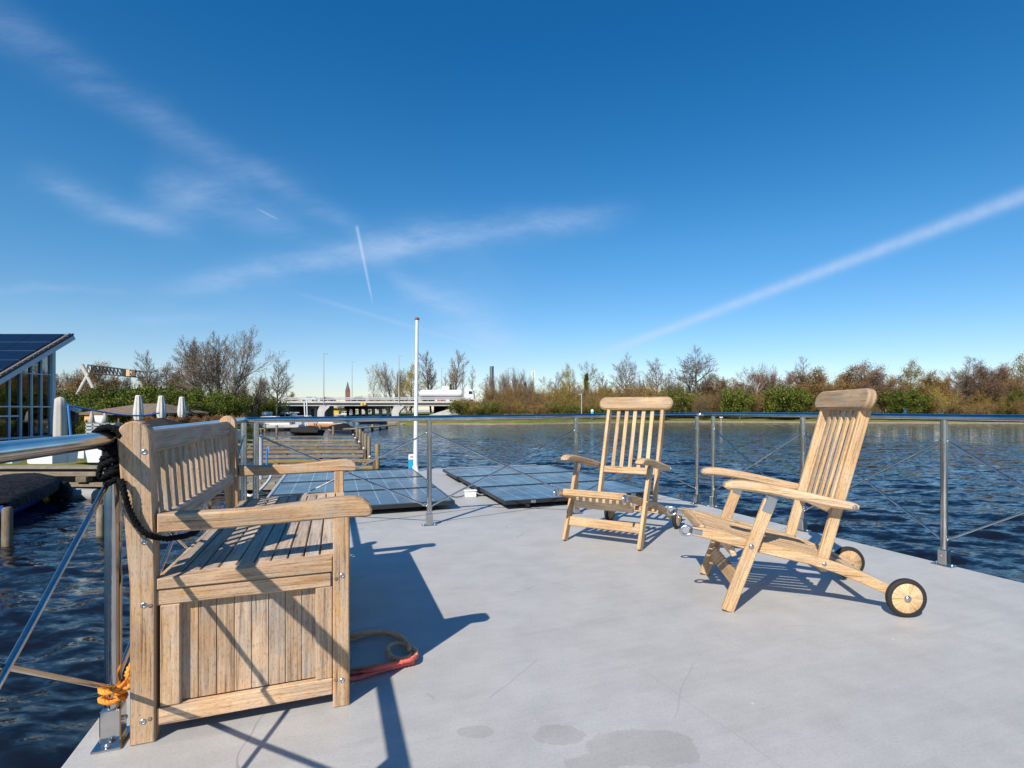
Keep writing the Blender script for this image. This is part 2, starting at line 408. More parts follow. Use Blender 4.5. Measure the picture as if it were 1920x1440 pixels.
M['rope_tan'] = simple('tan_rope', (.88, .42, .22), .85, var=.35, scale=14)
M['rope_orange'] = simple('orange_rope', (.85, .30, .03), .8, var=.2, scale=30)
M['rope_white'] = simple('white_rope', (.7, .7, .66), .8)
M['billboard'] = simple('dark_blue_panel', (.04, .07, .14), .5)
M['bark'] = simple('grey_bark', (.16, .13, .105), .9, var=.3, scale=4)
M['bark_brown'] = simple('brown_bark', (.15, .095, .06), .9, var=.3, scale=4)
M['bark_pale'] = simple('birch_bark', (.55, .50, .44), .85, var=.2, scale=4)
M['yellow'] = simple('yellow_paint', (.70, .42, .03), .5)
M['stone'] = simple('quay_stone', (.30, .25, .18), .9, var=.2, scale=2)
m, nt, b = newmat('window_pane')
b.inputs['Base Color'].default_value = (.02, .03, .035, 1); b.inputs['Roughness'].default_value = .03
trn = nt.nodes.new('ShaderNodeBsdfTransparent'); trn.inputs[0].default_value = (.62, .70, .70, 1); mxs = nt.nodes.new('ShaderNodeMixShader'); fr_ = nt.nodes.new('ShaderNodeFresnel'); fr_.inputs[0].default_value = 1.5
fa = nmath(nt, 'MULTIPLY_ADD', fr_.outputs[0], 1.2, .16, clamp=True)
gls = nt.nodes.new('ShaderNodeBsdfGlossy'); gls.inputs['Roughness'].default_value = .02; gls.inputs[0].default_value = (.9, .95, 1, 1)
nt.links.new(fa, mxs.inputs[0]); nt.links.new(trn.outputs[0], mxs.inputs[1]); nt.links.new(gls.outputs[0], mxs.inputs[2]); nt.links.new(mxs.outputs[0], nt.nodes['Material Output'].inputs[0]); M['pane'] = m
def leafmat(name, cols, trans=.25):
    m, nt, b = newmat(name); at_ = nt.nodes.new('ShaderNodeAttribute'); at_.attribute_name = 'tint'
    sp = nt.nodes.new('ShaderNodeSeparateColor'); nt.links.new(at_.outputs['Color'], sp.inputs[0])
    oi = nt.nodes.new('ShaderNodeObjectInfo')
    n = len(cols); c = nramp(nt, sp.outputs[0], [(i/max(1, n-1), q) for i, q in enumerate(cols)])
    tv = nmath(nt, 'MULTIPLY_ADD', oi.outputs['Random'], .5, .75)
    cc = nt.nodes.new('ShaderNodeCombineColor'); [nt.links.new(tv, cc.inputs[i]) for i in range(3)]
    c = nmix(nt, 1.0, c, cc.outputs[0], 'MULTIPLY')
    nt.links.new(c, b.inputs['Base Color']); b.inputs['Roughness'].default_value = .6; b.inputs['Specular IOR Level'].default_value = .2
    tr = nt.nodes.new('ShaderNodeBsdfTranslucent'); nt.links.new(c, tr.inputs[0])
    mx = nt.nodes.new('ShaderNodeMixShader'); mx.inputs[0].default_value = trans
    o = nt.nodes['Material Output']; nt.links.new(b.outputs[0], mx.inputs[1]); nt.links.new(tr.outputs[0], mx.inputs[2]); nt.links.new(mx.outputs[0], o.inputs[0])
    return m
M['leaf_green'] = leafmat('fresh_green_leaf', [(.05, .075, .010), (.13, .155, .022), (.23, .23, .045)])
M['leaf_dark'] = leafmat('evergreen_leaf', [(.035, .058, .009), (.10, .135, .016), (.19, .205, .028)])
M['leaf_yellow'] = leafmat('spring_yellow_leaf', [(.26, .19, .02), (.44, .31, .05), (.32, .28, .06)], .35)
M['leaf_brown'] = leafmat('russet_bud', [(.20, .11, .04), (.34, .21, .07), (.44, .29, .10)], .3)
M['leaf_rust'] = leafmat('dry_beech_leaf', [(.22, .10, .04), (.34, .18, .08), (.40, .24, .12)], .3)
M['leaf_red'] = leafmat('reddish_bud', [(.20, .11, .07), (.30, .18, .11), (.26, .17, .10)], .3)
M['twig_grey'] = leafmat('grey_twig', [(.15, .118, .09), (.24, .195, .15)], 0)
M['twig_brown'] = leafmat('brown_twig', [(.15, .10, .06), (.26, .175, .10)], 0)

# ------------------------------------------------------------------ water
WZ = -1.30
def build_water():
    m, nt, b = newmat('lake_water'); tc = nt.nodes.new('ShaderNodeTexCoord').outputs['Object']
    b.inputs['Base Color'].default_value = (.007, .009, .014, 1); b.inputs['Roughness'].default_value = .06; b.inputs['IOR'].default_value = 1.333; b.inputs['Specular IOR Level'].default_value = .27
    def slope(scale, detail, st, k):
        mp = nt.nodes.new('ShaderNodeMapping'); mp.inputs['Scale'].default_value = st; mp.inputs['Rotation'].default_value = (0, 0, R(14)); nt.links.new(tc, mp.inputs[0])
        n = nt.nodes.new('ShaderNodeTexNoise'); n.inputs['Scale'].default_value = scale; n.inputs['Detail'].default_value = detail; n.inputs['Roughness'].default_value = .55; nt.links.new(mp.outputs[0], n.inputs['Vector'])
        v1 = nt.nodes.new('ShaderNodeVectorMath'); v1.operation = 'SUBTRACT'; nt.links.new(n.outputs['Color'], v1.inputs[0]); v1.inputs[1].default_value = (.5, .5, .5)
        v2 = nt.nodes.new('ShaderNodeVectorMath'); v2.operation = 'MULTIPLY'; nt.links.new(v1.outputs[0], v2.inputs[0]); v2.inputs[1].default_value = (k*.7, k, 0); return v2.outputs[0]
    def vadd(p, q):
        v = nt.nodes.new('ShaderNodeVectorMath'); v.operation = 'ADD'; nt.links.new(p, v.inputs[0]); nt.links.new(q, v.inputs[1]); return v.outputs[0]
    ge = nt.nodes.new('ShaderNodeNewGeometry')
    nv = vadd(vadd(slope(1, 3, (.8, 2.0, 1), .70), slope(1, 3, (3.4, 6.6, 1), .85)), vadd(slope(1, 2, (9, 16, 1), .22), ge.outputs['Normal']))
    vn = nt.nodes.new('ShaderNodeVectorMath'); vn.operation = 'NORMALIZE'; nt.links.new(nv, vn.inputs[0]); nt.links.new(vn.outputs[0], b.inputs['Normal'])
    front = np.arange(-58, 58.01, .17); back = np.concatenate([np.arange(61, 299, 4.0)])
    ang = np.radians(np.concatenate([front, back])); na = len(ang)
    r = [0.6]
    while r[-1] < 120: r.append(r[-1]*1.0085+.004)
    while r[-1] < 6000: r.append(r[-1]*1.25)
    r = np.array(r); nr = len(r)
    A, Rr = np.meshgrid(ang, r); X = np.sin(A)*Rr; Y = np.cos(A)*Rr
    rng = np.random.default_rng(3); Z = np.zeros_like(X); DX = np.zeros_like(X); DY = np.zeros_like(X)
    sp = Rr*.0095
    for i in range(46):
        lam = .22*(1.9/.22)**rng.random(); th = R(250)+rng.normal(0, .55); k = 2*np.pi/lam
        amp = .0056*lam**.9; fade = np.clip((lam/np.maximum(sp, 1e-3)-3)/4, 0, 1)
        ph = k*(np.cos(th)*X+np.sin(th)*Y)+rng.random()*6.28
        Z += amp*fade*np.sin(ph); DX += -amp*fade*np.cos(th)*np.cos(ph)*.8; DY += -amp*fade*np.sin(th)*np.cos(ph)*.8
    X = X+DX; Y = Y+DY; Z = Z+WZ
    vs = np.stack([X, Y, Z], -1).reshape(-1, 3); idx = np.arange(nr*na).reshape(nr, na); nx = np.roll(idx, -1, axis=1)
    q = np.stack([idx[:-1], idx[1:], nx[1:], nx[:-1]], -1).reshape(-1, 4)
    me = bpy.data.meshes.new('water'); me.vertices.add(len(vs)); me.vertices.foreach_set('co', vs.ravel().astype(np.float32))
    me.loops.add(q.size); me.loops.foreach_set('vertex_index', q.ravel().astype(np.int32))
    me.polygons.add(len(q)); me.polygons.foreach_set('loop_start', np.arange(0, q.size, 4, dtype=np.int32))
    me.polygons.foreach_set('use_smooth', np.ones(len(q), dtype=bool)); me.update(calc_edges=True); me.validate()
    me.materials.append(m); o = bpy.data.objects.new('water', me); COL.objects.link(o); o['kind'] = 'structure'
    o['label'] = 'dark blue rippled lake water around the houseboat'
build_water()

# ------------------------------------------------------------------ deck of the houseboat
LA, LB = V((-1.329, 1.456, 0)), V((-3.225, 6.042, 0)); RA, RB = V((2.543, 3.01, 0)), V((1.128, 6.118, 0))
def online(a, b, y): t = (y-a.y)/(b.y-a.y); return a+(b-a)*t
def isect(a, d, b, e):
    det = d.x*(-e.y)+e.x*d.y; t = ((b.x-a.x)*(-e.y)+e.x*(b.y-a.y))/det; return a+d*t
AX = R(22.2); DD = V((math.cos(AX), math.sin(AX), 0)); LL = V((-math.sin(AX), math.cos(AX), 0))
far = V((-2.28, 8.78, 0))
CLf = isect(LA, LB-LA, far, DD); CRf = isect(RA, RB-RA, far, DD)
def build_deck():
    m, nt, b = newmat('grey_deck_paint'); tc = nt.nodes.new('ShaderNodeTexCoord').outputs['Object']
    big = nnoise(nt, tc, .9, 5, .6); mid = nnoise(nt, tc, 5, 6, .65); fine = nnoise(nt, tc, 120, 3, .7)
    c = nramp(nt, big, [(.3, (.455, .445, .425)), (.7, (.51, .498, .475))])
    c = nmix(nt, .75, c, nramp(nt, mid, [(.33, .84), (.6, 1.0)]), 'MULTIPLY')
    c = nmix(nt, .55, c, nramp(nt, fine, [(.3, .72), (.52, 1.0)]), 'MULTIPLY')
    # brush streaks across the deck
    rot = nt.nodes.new('ShaderNodeMapping'); rot.inputs['Rotation'].default_value = (0, 0, -AX); nt.links.new(tc, rot.inputs[0])
    st = nnoise(nt, rot.outputs[0], 1, 5, .65, (1.6, 26, 1)); c = nmix(nt, .4, c, nramp(nt, st, [(.33, .88), (.6, 1.02)]), 'MULTIPLY')
    sep = nt.nodes.new('ShaderNodeSeparateXYZ'); nt.links.new(tc, sep.inputs[0])
    wob = nnoise(nt, tc, 4.2, 7, .62)
    mask = None
    for (px, py, rx, ry) in ((1195, 1402, .165, .085), (1040, 1378, .10, .055), (1105, 1432, .08, .05), (900, 1372, .06, .03)):
        p = gnd(px, py); dx = nmath(nt, 'DIVIDE', nmath(nt, 'SUBTRACT', sep.outputs[0], p.x), rx); dy = nmath(nt, 'DIVIDE', nmath(nt, 'SUBTRACT', sep.outputs[1], p.y), ry)
        d = nmath(nt, 'ADD', nmath(nt, 'MULTIPLY', dx, dx), nmath(nt, 'MULTIPLY', dy, dy))
        d = nmath(nt, 'ADD', d, nmath(nt, 'MULTIPLY_ADD', wob, 4.4, -2.2))
        q = nmath(nt, 'MULTIPLY_ADD', d, -22.0, 22.0, clamp=True); mask = q if mask is None else nmath(nt, 'MAXIMUM', mask, q)
    c = nmix(nt, nmath(nt, 'MULTIPLY', mask, .72), c, nmix(nt, 1.0, c, (.82, .80, .785), 'MULTIPLY'))
    # a few long scuffs and hairline cracks in the paint
    wb = nmath(nt, 'MULTIPLY_ADD', nnoise(nt, tc, 5, 4), .05, -.025)
    for (x0_, y0_, x1_, y1_, wd) in ((918, 1308, 1010, 1236, .0035), (1262, 1345, 1297, 1243, .0025), (1085, 1172, 1160, 1150, .002), (640, 1052, 1000, 1062, .002), (1340, 1190, 1420, 1226, .002), (1500, 1130, 1720, 1118, .002), (1180, 1240, 1470, 1440, .0018), (800, 1300, 815, 1312, .004)):
        p, q = gnd(x0_, y0_), gnd(x1_, y1_); dx_, dy_ = q.x-p.x, q.y-p.y; ln_ = math.hypot(dx_, dy_)
        def lin(a_, b_, c_): return nmath(nt, 'ADD', nmath(nt, 'ADD', nmath(nt, 'MULTIPLY', sep.outputs[0], a_), nmath(nt, 'MULTIPLY', sep.outputs[1], b_)), c_)
        t_ = lin(-dy_/ln_, dx_/ln_, (p.x*dy_-p.y*dx_)/ln_); s_ = lin(dx_/ln_, dy_/ln_, -(p.x*dx_+p.y*dy_)/ln_)
        t_ = nmath(nt, 'ABSOLUTE', nmath(nt, 'ADD', t_, wb))
        on = nmath(nt, 'MULTIPLY', nmath(nt, 'LESS_THAN', t_, wd), nmath(nt, 'MULTIPLY', nmath(nt, 'GREATER_THAN', s_, 0), nmath(nt, 'LESS_THAN', s_, ln_)))
        c = nmix(nt, nmath(nt, 'MULTIPLY', on, .3), c, (.24, .235, .23))
    # scattered grime, bird-dropping spots and hairline scratches
    gr = nnoise(nt, tc, 2.3, 7, .75, (1, 1, 1), (3, 1, 0)); c = nmix(nt, nmath(nt, 'MULTIPLY_ADD', gr, 5.0, -3.1, clamp=True), c, nmix(nt, .5, c, (.33, .315, .29)))
    sp1 = nnoise(nt, tc, 26, 2, .5, (1, 1, 1), (7, 2, 0)); c = nmix(nt, nmath(nt, 'MULTIPLY_ADD', sp1, 14, -10.6, clamp=True), c, (.28, .27, .25))
    sp2 = nnoise(nt, tc, 17, 2, .5, (1, 1, 1), (1, 8, 0)); c = nmix(nt, nmath(nt, 'MULTIPLY_ADD', sp2, 16, -12.2, clamp=True), c, (.68, .68, .67))
    vo = nt.nodes.new('ShaderNodeTexVoronoi'); vo.feature = 'DISTANCE_TO_EDGE'; vo.inputs['Scale'].default_value = .55
    wv = nt.nodes.new('ShaderNodeVectorMath'); wv.operation = 'ADD'; nt.links.new(tc, wv.inputs[0])
    nn = nt.nodes.new('ShaderNodeTexNoise'); nn.inputs['Scale'].default_value = 1.5; nt.links.new(tc, nn.inputs['Vector']); nt.links.new(nn.outputs['Color'], wv.inputs[1]); nt.links.new(wv.outputs[0], vo.inputs['Vector'])
    ln = nmath(nt, 'LESS_THAN', vo.outputs['Distance'], .0022); gate = nmath(nt, 'GREATER_THAN', nnoise(nt, tc, 1.6, 2), .56)
    c = nmix(nt, nmath(nt, 'MULTIPLY', nmath(nt, 'MULTIPLY', ln, gate), .6), c, (.25, .25, .25))
    nt.links.new(c, b.inputs['Base Color']); b.inputs['Roughness'].default_value = .55; b.inputs['Specular IOR Level'].default_value = .35
    nbump(nt, b, nmath(nt, 'ADD', nmath(nt, 'MULTIPLY', fine, .3), nmath(nt, 'MULTIPLY', st, .7)), .25, .004)
    yb = -7.0
    out = [online(LA, LB, yb), online(RA, RB, yb), CRf, CLf]
    mb = MB(); cen = sum(out, V((0, 0, 0)))/4
    def ring(ins, z): return [V((p.x, p.y, z))+(cen-p).normalized()*ins for p in out]
    rings = [ring(.03, 0), ring(.012, -.004), ring(0, -.018), ring(0, -.07), ring(.10, -.10), ring(.16, -1.8)]
    mb.loft(rings[::-1], True, True, False)
    o = mb.build('deck', m); o['kind'] = 'structure'; o['label'] = 'light grey painted roof deck of the houseboat'
build_deck()

# ------------------------------------------------------------------ railing
def build_railing():
    root = thing('deck_railing', 'polished stainless steel railing with crossed rods around the roof deck', 'railing', (0, 0, 0))
    k = H
    Ld = V((-.386, .922, 0)); P0 = V((-1.35, 1.66, 0))*k
    Pm = V((-1.883, 2.93, 0))*k; Lc = V((-2.414, 4.194, 0))*k; Fl = V((-2.348, 4.242, 0))*k
    F1 = V((-1.129, 4.747, 0))*k; F2 = V((.153, 5.279, 0))*k; Fr = V((1.452, 5.82, 0))*k; Rc = V((1.577, 5.66, 0))*k
    R1 = V((2.004, 4.537, 0))*k; R2 = V((2.466, 3.527, 0))*k; dR = (R2-R1)
    step = V((.455, -1.10, 0))*k
    left = [P0+step*i for i in (4, 3, 2, 1)]+[P0, Pm, Lc]; front = [Fl, F1, F2, Fr]; right = [Rc, R1, R2]+[R2+dR*i for i in (1, 2, 3, 4)]
    def zr(p):   # rail height: the railing rides a touch higher to starboard
        return .866+.030*max(0, min(1, (p.x+1.3)/3.2))+.010*max(0, min(1, (p.y-1.5)/3))
    def up(p, z): return V((p.x, p.y, z))
    cl = isect(left[0], left[-1]-left[0], F1, F1-F2) ; cr = isect(R1, Rc-R1, F2, Fr-F2)
    def corner(a, c, b):   # rounded bend
        return [up(q, zr(q)) for q in [a*(1-t)**2+c*2*t*(1-t)+b*t*t for t in (0, .2, .4, .6, .8, 1)]]
    pts = [up(p, zr(p)) for p in left[:-1]]+corner(cl+(left[-2]-cl).normalized()*.10, cl, cl+(F1-cl).normalized()*.10)
    pts += [up(F1, zr(F1)), up(F2, zr(F2))]+corner(cr+(F2-cr).normalized()*.12, cr, cr+(R1-cr).normalized()*.12)+[up(p, zr(p)) for p in right[1:]]
    MB().tube(pts, .0215, 14).build('handrail', M['steel'], root)
    for grp in (left, front, right):
        for i, p in enumerate(grp):
            near = p is P0
            mb = MB(); mb.tube([up(p, .05), up(p, zr(p)-.012)], .0205, 14)
            po = mb.build('post', M['steel'], root)
            d = (grp[min(i+1, len(grp)-1)]-grp[max(i-1, 0)]).normalized(); s = V((-d.y, d.x, 0)); Z = V((0, 0, 1))
            b2 = MB(); b2.box(up(p, .052), .052, .05, .094, (d, s, Z), .003); b2.build('base_sleeve', M['steel'], po)
            b3 = MB(); b3.box(up(p, .004), .12, .07, .007, (d, s, Z), .002); b3.build('base_plate', M['steel'], po)
            for sg in (-1, 1):
                q = up(p, 0)+d*sg*.045; b4 = MB(); b4.lathe([(.008, .008), (.008, .013), (.005, .016)], q, n=8); b4.build('bolt', M['bolt'], po)
            if near or p in (Pm, R2):
                q = up(p, .062)-s*.025
                b5 = MB(); b5.lathe([(.007, 0), (.007, .006), (.003, .009)], q, -s, 8); b5.build('bolt', M['bolt'], po)
        for a, b in zip(grp, grp[1:]):
            dd = (b-a).normalized()*.019; n = V((-dd.y, dd.x, 0)).normalized()*.006
            for z0, z1, off in ((.757, .160, n), (.160, .757, -n)):
                A = up(a+dd, z0); B = up(b-dd, z1)
                mb = MB(); mb.tube([A, A.lerp(B, .45)+off, A.lerp(B, .55)+off, B], .0072, 10)
                for q in (A, B): mb.ball(q, .0115, 5)
                mb.build('cross_rod', M['steel'], root)
build_railing()

# ------------------------------------------------------------------ storage bench
def build_bench():
    O = V((-1.275, 1.627, 0))*H; k = H
    root = thing('storage_bench', 'weathered wooden storage bench with slatted back and armrests beside the railing', 'bench', (O.x, O.y, 0), AX)
    X, Y, Z = V((1, 0, 0)), V((0, 1, 0)), V((0, 0, 1))     # local: x = back to front, y = along the bench away from camera
    DEP, LEN, T = .580, 1.50, .052
    bw = M['bench']
    def side_curve(t0, n=7):
        return [(t0+(1-t0)*i/(n-1)) for i in range(n)]
    lean = lambda z: 0.0 if z < .45 else -.033*((z-.45)/.467)**1.0
    for y0 in (0, LEN-T):
        back = []; fr = []
        zs = [0, .2, .45, .6, .75, .86]
        for z in zs: back.append((lean(z), z)); fr.append((.060+lean(z)*.55+(.004 if z > .45 else 0), z))
        top = .917; w = fr[-1][0]-back[-1][0]; cxm = (fr[-1][0]+back[-1][0])/2
        arc = [(cxm+w/2*math.cos(a)-.001, .878+.040*math.sin(a)) for a in [R(q) for q in range(0, 181, 20)]]
        out = fr+arc+back[::-1]
        mb = MB(); mb.prism(out[::1], (0, y0+T, 0), X, Z, -Y, T, .004, .05)
        # turn the grain upright
        mb.uv = [(v_[1], v_[0]) for v_ in mb.uv]
        lg = mb.build('back_leg', bw, root)
        mb = MB(); mb.board((DEP-.026, y0+T/2, 0), (DEP-.026, y0+T/2, .645*k+.005), T, .050, X, .004, .0); fl = mb.build('front_leg', bw, root)
        sy = y0 if y0 == 0 else y0+T; sn = -Y if y0 == 0 else Y
        for o, spots in ((lg, ((.034, .83), (.034, .575), (.033, .395), (.031, .065))), (fl, ((DEP-.024, .42), (DEP-.024, .085)))):
            for sx, sz in spots:
                s = MB(); s.lathe([(.0085, 0), (.0085, .001), (.0065, .0026), (.0042, .003), (.0040, .001)], (sx, sy, sz), sn, 14); s.build('screw', M['bolt'], o)
            for sx, sz in ((.048, .392), (.047, .07)) if o is lg else ((DEP-.042, .412), (DEP-.043, .09)):
                s = MB(); s.lathe([(.006, 0), (.006, .0012), (.0045, .0016)], (sx, sy, sz), sn, 10); s.build('plug', M['pile'], o)
        # armrest
        prof = []
        tops = [(.064, .651), (.15, .648), (.25, .647), (.33, .649), (.42, .656), (.50, .664), (.56, .668), (.595, .667), (.622, .659), (.640, .643), (.648, .622), (.645, .606)]
        bots = [(.632, .602), (.55, .604), (.40, .600), (.25, .597), (.10, .596), (.064, .596)]
        out = (tops+bots)[::-1]
        mb = MB(); mb.prism(out, (0, y0-.003 if y0 == 0 else y0-.005, 0), X, Z, Y, .060, .005, .0); mb.build('armrest', bw, root)
    # back: top rail, slats, lower rail
    tl = MB(); bt = V((lean(.85)+.036, 0, .851)); tdir = (V((lean(.9)-lean(.5), 0, .4))).normalized(); nrm = tdir.cross(Y)
    def bpt(z, y): return V((.034+lean(z), y, z))
    tl.box(bpt(.852, LEN/2), LEN-2*T+.004, .030, .070, (Y, -nrm if nrm.x < 0 else nrm, tdir), .006, .8); tl.build('top_rail', bw, root)
    lr = MB(); lr.box(bpt(.588, LEN/2), LEN-2*T+.004, .030, .055, (Y, nrm, tdir), .005, .75); lr.build('lower_rail', bw, root)
    sl_ = MB(); n = 15
    for i in range(n):
        y = T+.055+(LEN-2*T-.11)*i/(n-1); sl_.board(bpt(.614, y), bpt(.818, y), .034, .014, X, .002, .55)
    sl_.build('back_slats', bw, root)
    # seat lid: long slats, end cleats
    seat = MB(); ns = 11; x0, x1 = .066, DEP+.004
    zt = lambda x: .464+(x-.06)*.040
    for i in range(ns):
        a = x0+(x1-x0)*i/ns; b = x0+(x1-x0)*(i+1)/ns; xm = (a+b)/2
        xl = V((1, 0, .04)).normalized()
        seat.box((xm, LEN/2, zt(xm)-.010), LEN-.012-.10, b-a-.005, .020, (Y, -xl, xl.cross(Y)), .002, .72+.2*random.random())
    seat.build('seat', bw, root)
    for y0 in (.004, LEN-.054):
        c = MB(); pts = [(.062, .433), (DEP-.052, .433), (DEP-.052, zt(DEP-.05)), (.062, zt(.062))]
        c.prism(pts, (0, y0+.05, 0), X, Z, -Y, .05, .003, .12); c.build('seat_end_board', bw, root)
    f = MB(); f.box((DEP-.012, LEN/2, .447), LEN-2*T-.004, .022, .036, (Y, X*-1, Z), .003, .1); f.build('seat_front_board', bw, root)
    # box ends
    for y0, sg in ((.008, 1), (LEN-.008, -1)):
        e = MB()
        yy = y0+sg*.014
        e.box((DEP/2, yy, .408), DEP-.050-.062, .024, .044, (X, Y, Z), .003, .08)
        e.build('end_top_rail', bw, root)
        e = MB(); e.box((DEP/2+.004, yy, .066), DEP-.050-.062, .024, .052, (X, Y, Z), .003, .08); e.build('end_bottom_rail', bw, root)
        for xm in (.066+.027, DEP-.050-.027):
            e = MB(); e.board((xm, yy, .0925), (xm, yy, .3855), .050, .022, Y, .003, .22); e.build('end_stile', bw, root)
        e = MB(); xa, xb = .066+.046, DEP-.050-.046; npk = 8
        for i in range(npk):
            a = xa+(xb-xa)*i/npk; b = xa+(xb-xa)*(i+1)/npk
            e.board(((a+b)/2, y0+sg*.0325, .0925), ((a+b)/2, y0+sg*.0325, .3855), b-a-.0012, .012, Y, .0016, random.choice((.05, .25, .5, .6, .15)))
        e.build('end_panel', bw, root)
    # long sides
    for xs in (.03, DEP-.018):
        e = MB(); npk = 20; ya, yb = T, LEN-T
        for i in range(npk):
            a = ya+(yb-ya)*i/npk; b = ya+(yb-ya)*(i+1)/npk
            e.board((xs, (a+b)/2, .05), (xs, (a+b)/2, .43), b-a-.0012, .014, X, .0016, random.choice((.1, .3, .5)))
        e.build('side_panel', bw, root)
build_bench()

# ------------------------------------------------------------------ steamer deck chairs
def build_chairs():
    cw = M['chair']; X, Y, Z = V((1, 0, 0)), V((0, 1, 0)), V((0, 0, 1))
    root = thing('deck_chair', 'wooden wheeled deck chair nearest the right railing, seen side on', 'deck chair', (.806, 2.868, 0), R(-4.2), 'wheeled deck chairs on the roof deck')
    W = .288
    railpts = [(-.160, .372), (-.10, .362), (0, .340), (.105, .312), (.25, .278), (.40, .244), (.52, .206), (.64, .158), (.74, .112), (.81, .082)]
    def rail_z(x):
        for (a, za), (b, zb) in zip(railpts, railpts[1:]):
            if a <= x <= b: return za+(zb-za)*(x-a)/(b-a)
        return railpts[-1][1]
    def strip(path, h, y, t, ch=.004, grey=0.0):
        P = [V(p) for p in path]; up_ = []; dn = []
        for i, p in enumerate(P):
            a, b = P[max(i-1, 0)], P[min(i+1, len(P)-1)]; d = (b-a).normalized(); n = V((-d.y, d.x)); hh = h[i] if hasattr(h, '__len__') else h
            up_.append(p+n*hh/2); dn.append(p-n*hh/2)
        return MB().prism([tuple(q) for q in dn]+[tuple(q) for q in up_[::-1]], (0, y+t/2, 0), X, Z, -Y, t, ch, grey)
    for sg in (-1, 1):
        y = sg*W
        # front leg
        d = V((.205, .532)); mb = MB(); mb.board((0, y, .006), (.198, y, .528), .026, .058, (-1, 0, .4), .004, .05 if sg < 0 else .15)
        lg = mb.build('front_leg', cw, root)
        br = MB(); br.board((.176, y, .468), (.208, y, .545), .030, .050, (-1, 0, .4), .004); br.build('leg_bracket', M['bolt'], lg)
        s = MB(); s.lathe([(.012, 0), (.012, .003), (.008, .006), (.004, .007)], (.108, y+sg*.013, .312), Y*sg, 12); s.build('bolt', M['bolt'], lg)
        # long side rail with hook and wheel
        h = [.040, .046, .050, .052, .050, .048, .048, .048, .046, .040]
        rl = strip(railpts, h, sg*(W-.032), .026, grey=.0).build('side_rail', cw, root)
        hk = MB(); hk.box((-.135, sg*(W-.032), .368), .07, .032, .046, (V((.98, 0, -.17)).normalized(), Y, V((.17, 0, .98)).normalized()), .012)
        a0 = V((-.185, sg*(W-.032), .372))
        hk.tube([a0+V((.026*math.cos(a), 0, .022*math.sin(a))) for a in [R(q) for q in range(20, 330, 30)]], .007, 8); hk.build('hook', M['bolt'], rl)
        s = MB(); s.lathe([(.010, 0), (.010, .003), (.006, .005)], (.45, sg*(W-.019), .229), Y*sg, 12); s.build('bolt', M['bolt'], rl)
        wo = V((.802, sg*(W+.006), .0885))
        wb = MB(); wb.lathe([(.020, -.013), (.068, -.013), (.070, -.008), (.070, .010), (.066, .014), (.020, .014), (.012, .014)], wo, Y*sg, 36); wh = wb.build('wheel', cw, root)
        ty = MB(); ty.lathe([(.069, -.0145), (.080, -.016), (.0865, -.011), (.0885, 0), (.0865, .011), (.080, .016), (.069, .014)], wo, Y*sg, 40, caps=False); ty.build('tyre', M['tyre'], wh)
        hb = MB(); hb.lathe([(.016, .012), (.016, .018), (.012, .023), (.006, .026), (.002, .026)], wo, Y*sg, 16); hb.build('hub_cap', M['bolt'], wh)
        # back stile
        mb = MB(); st0, st1 = V((.452, sg*(W-.060), .222)), V((.655, sg*(W-.060), .955))
        mb.board(st0, st1, .026, .052, (-1, 0, .28), .004, .05 if sg < 0 else .1); mb.build('back_stile', cw, root)
        # armrest: plank tapering and curving up to a rounded tip
        tops = [(-.012, .606), (.02, .618), (.07, .619), (.14, .610), (.24, .592), (.36, .566), (.48, .540), (.575, .519), (.592, .508)]
        bots = [(.588, .490), (.56, .486), (.46, .500), (.34, .526), (.22, .551), (.12, .568), (.05, .575), (.0, .577), (-.016, .588)]
        ar = MB().prism((tops+bots)[::-1], (0, y-.032, 0), X, Z, Y, .064, .010, .25 if sg > 0 else .3).build('armrest', cw, root)
        s = MB(); s.lathe([(.011, 0), (.011, .003), (.006, .006)], (.565, y+sg*.032, .503), Y*sg, 12); s.build('bolt', M['bolt'], ar)
    # headrest, a rounded plank across the stile tops
    bd = (V((.655, 0, .955))-V((.452, 0, .222))).normalized(); bn = V((bd.z, 0, -bd.x))     # along the back, and out behind it
    hw, hh = .312, .052; out = [(hw-hh+hh*math.cos(a), hh*math.sin(a)) for a in [R(q) for q in range(-90, 91, 18)]]+[(-hw+hh+hh*math.cos(a), hh*math.sin(a)) for a in [R(q) for q in range(90, 271, 18)]]
    hc = V((.452, 0, .222))+bd*.800
    MB().prism(out, hc-bn*.040, Y, bd, -bn if Y.cross(bd).dot(bn) < 0 else bn, .044, .011, .28).build('headrest', cw, root)
    MB().board(V((.452, -(W-.074), .222))+bd*.262, V((.452, W-.074, .222))+bd*.262, .030, .052, bd, .004, .15).build('back_cross_rail', cw, root)
    s = MB()
    for i in range(5):
        yy = -(W-.074)+(2*(W-.074))*(i+1)/6
        s.board(V((.452, yy, .222))+bd*.285, V((.452, yy, .222))+bd*.770, .030, .014, bn, .002, .05+.3*random.random())
    s.build('back_slats', cw, root)
    # seat slats run front to back, dished a little
    s = MB(); nsl = 9
    for i in range(nsl):
        yy = -(W-.080)+2*(W-.080)*i/(nsl-1)
        path = [(x, rail_z(x)+.024-.010*math.sin(math.pi*(x+.10)/.56)) for x in (-.088, .0, .1, .2, .3, .4, .47)]
        P = strip(path, .014, yy, .030, .002, .05+.3*random.random()); o = len(s.v)
        s.v += P.v; s.f += [[k+o for k in f] for f in P.f]; s.uv += P.uv; s.c += P.c; s.s += P.s; s.m += P.m
    s.build('seat_slats', cw, root)
    MB().board((-.106, -(W-.046), .370), (-.106, W-.046, .370), .032, .050, Z, .010, .0).build('front_cross_rail', cw, root)
    MB().board((.035, -(W-.062), .286), (.035, W-.062, .286), .026, .088, (-.35, 0, 1), .004, .8).build('apron', cw, root)
